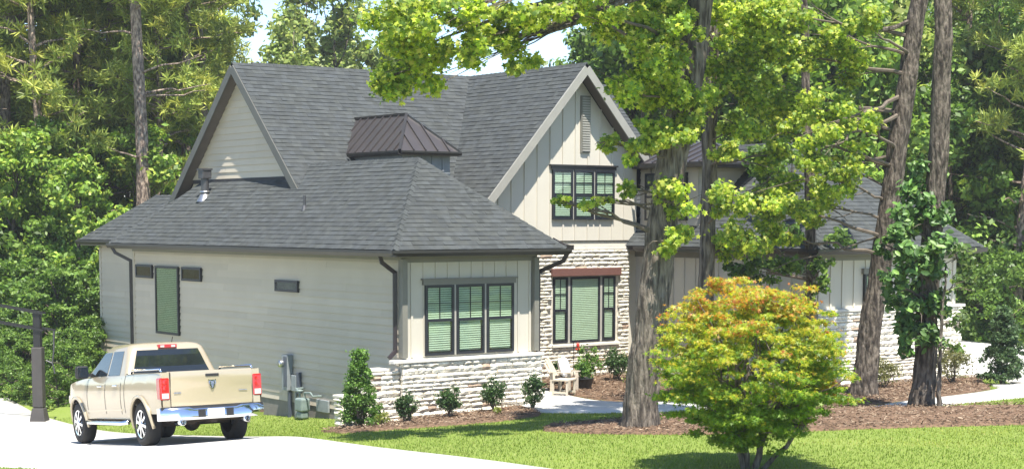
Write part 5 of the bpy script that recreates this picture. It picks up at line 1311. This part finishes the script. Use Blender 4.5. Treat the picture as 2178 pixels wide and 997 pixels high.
# ---- black fence at the edge of the yard
f0, f1 = at(-200, 50), at(185, 49)
fe = empty('picket_fence', (f0[0], f0[1], g1(*f0)), label='black metal picket fence between the driveway and the wood', cat='fence')
d_ = Vector((f1[0]-f0[0], f1[1]-f0[1], 0)); Lf = d_.length; d_.normalize(); zr = lambda s_: g1(f0[0]+d_.x*s_, f0[1]+d_.y*s_)-g1(*f0)
mb = MB(); s_ = 0
while s_ < Lf:
    q = d_*s_; z0 = zr(s_); mb.beam(q+Vector((0, 0, z0)), q+Vector((0, 0, z0+.95)), .022, .022, (0, 1, .01)); s_ += .12
mb.obj('pickets', 'fence_black', fe, kind='stuff')
for hh in (.12, .86): MB().beam(Vector((0, 0, zr(0)+hh)), d_*Lf+Vector((0, 0, zr(Lf)+hh)), .03, .035).obj('rail', 'fence_black', fe)
for i in range(4):
    q = d_*(Lf*i/3); MB().beam(q+Vector((0, 0, zr(Lf*i/3)-.1)), q+Vector((0, 0, zr(Lf*i/3)+1.02)), .07, .07, (0, 1, .01)).obj('post', 'fence_black', fe)

# ------------------------------------------------------------------ GRASS AND MULCH PIECES
n = 420000
P = np.stack([NR.uniform(-13, 20, n), NR.uniform(-17, 12, n)], 1)
# thin out with distance from the camera, keep what the lens can see plus a margin
dd = np.stack([P[:, 0]-CAM[0], P[:, 1]-CAM[1]], 1); a = R(YAW); fw = dd[:, 0]*math.sin(a)+dd[:, 1]*math.cos(a); lt = dd[:, 0]*math.cos(a)-dd[:, 1]*math.sin(a)
keep = (fw > 19) & (lt/fw > -.34) & (lt/fw < .40)
for q in POLYS+HOUSE_FP: keep &= ~inside(P, q)
P = P[keep]; n = len(P)
z = G(P[:, 0], P[:, 1]); h = NR.uniform(.02, .045, n)*(1+.5*(NR.random(n) < .06)); ang = NR.uniform(0, 6.28, n); ln = NR.uniform(0, .035, n)
wv = np.stack([np.cos(ang), np.sin(ang)], 1)*.009
b0 = np.concatenate([P-wv, (z-.005)[:, None]], 1); b1_ = np.concatenate([P+wv, (z-.005)[:, None]], 1)
tp = np.concatenate([P+np.stack([np.cos(ang+1.7), np.sin(ang+1.7)], 1)*ln[:, None], (z+h)[:, None]], 1)
V = np.stack([b0, b1_, tp], 1).reshape(-1, 3)
c = palette(n, [(0.181, 0.254, 0.04), (0.218, 0.287, 0.055), (0.149, 0.222, 0.034), (0.288, 0.304, 0.094)], (4, 3, 3, 1), NR, .12)
pn = (np.sin(P[:, 0]*.9+1.3*np.sin(P[:, 1]*.7))+np.sin(P[:, 1]*1.3+1.7*np.sin(P[:, 0]*.45)+2)+.8*np.sin(P[:, 0]*2.3+P[:, 1]*1.9))/2.8
dry = np.clip(pn-.25, 0, 1)[:, None]; c = c*(1+.14*pn[:, None])*(1-dry)+dry*(c*np.array([1.45, 1.12, 1.2]))
go = link('grass', npmesh('grass', V, np.arange(3*n).reshape(-1, 3), 'blade', np.repeat(c, 3, 0))); tag(go, 'short green blades of the mown lawn', 'grass', kind='stuff')
mv, mf, mc = [], [], []
n0 = 0
for poly in POLYS[5:]:
    lo, hi = poly.min(0), poly.max(0); n = int(np.prod(hi-lo)*260); P = lo+(hi-lo)*NR.random((n, 2)); P = P[inside(P, poly)]
    n = len(P); z = G(P[:, 0], P[:, 1])+.085+NR.normal(0, .008, n); ang = NR.uniform(0, 6.28, n); L_ = NR.uniform(.03, .11, n)[:, None]; dr = np.stack([np.cos(ang), np.sin(ang), NR.normal(0, .25, n)], 1); sd = np.stack([-np.sin(ang), np.cos(ang), NR.normal(0, .3, n)], 1)*.008
    c0 = np.concatenate([P, z[:, None]], 1); mv.append(np.stack([c0-dr*L_/2-sd, c0+dr*L_/2-sd, c0+dr*L_/2+sd, c0-dr*L_/2+sd], 1).reshape(-1, 3)); mf.append(np.arange(4*n).reshape(-1, 4)+n0); n0 += 4*n
    mc.append(np.repeat(palette(n, [(.165, .11, .073), (.10, .068, .048), (.25, .185, .13), (.36, .28, .20)], (4, 3, 2, 1), NR, .2), 4, 0))
mo = link('mulch_pieces', npmesh('mulch_pieces', np.concatenate(mv), np.concatenate(mf), 'mulch_bit', np.concatenate(mc))); tag(mo, 'loose bark chips and pine needles on the beds', 'mulch', kind='stuff')

# ------------------------------------------------------------------ HAZE: thin summer air over the yard and the wood
hz = MB().box(-70, 150, -60, 170, -4, 34).obj('haze', 'concrete', kind='stuff'); tag(hz, 'thin pale summer haze over the yard and the wood', 'haze')
hm = bpy.data.materials.new('haze'); hm.use_nodes = True; t = hm.node_tree; t.nodes.remove(t.nodes['Principled BSDF'])
pv_ = t.nodes.new('ShaderNodeVolumePrincipled'); pv_.inputs['Color'].default_value = (.97, .98, 1, 1); pv_.inputs['Density'].default_value = .0005; pv_.inputs['Anisotropy'].default_value = .2
t.links.new(pv_.outputs[0], t.nodes['Material Output'].inputs['Volume']); hz.data.materials.clear(); hz.data.materials.append(hm)
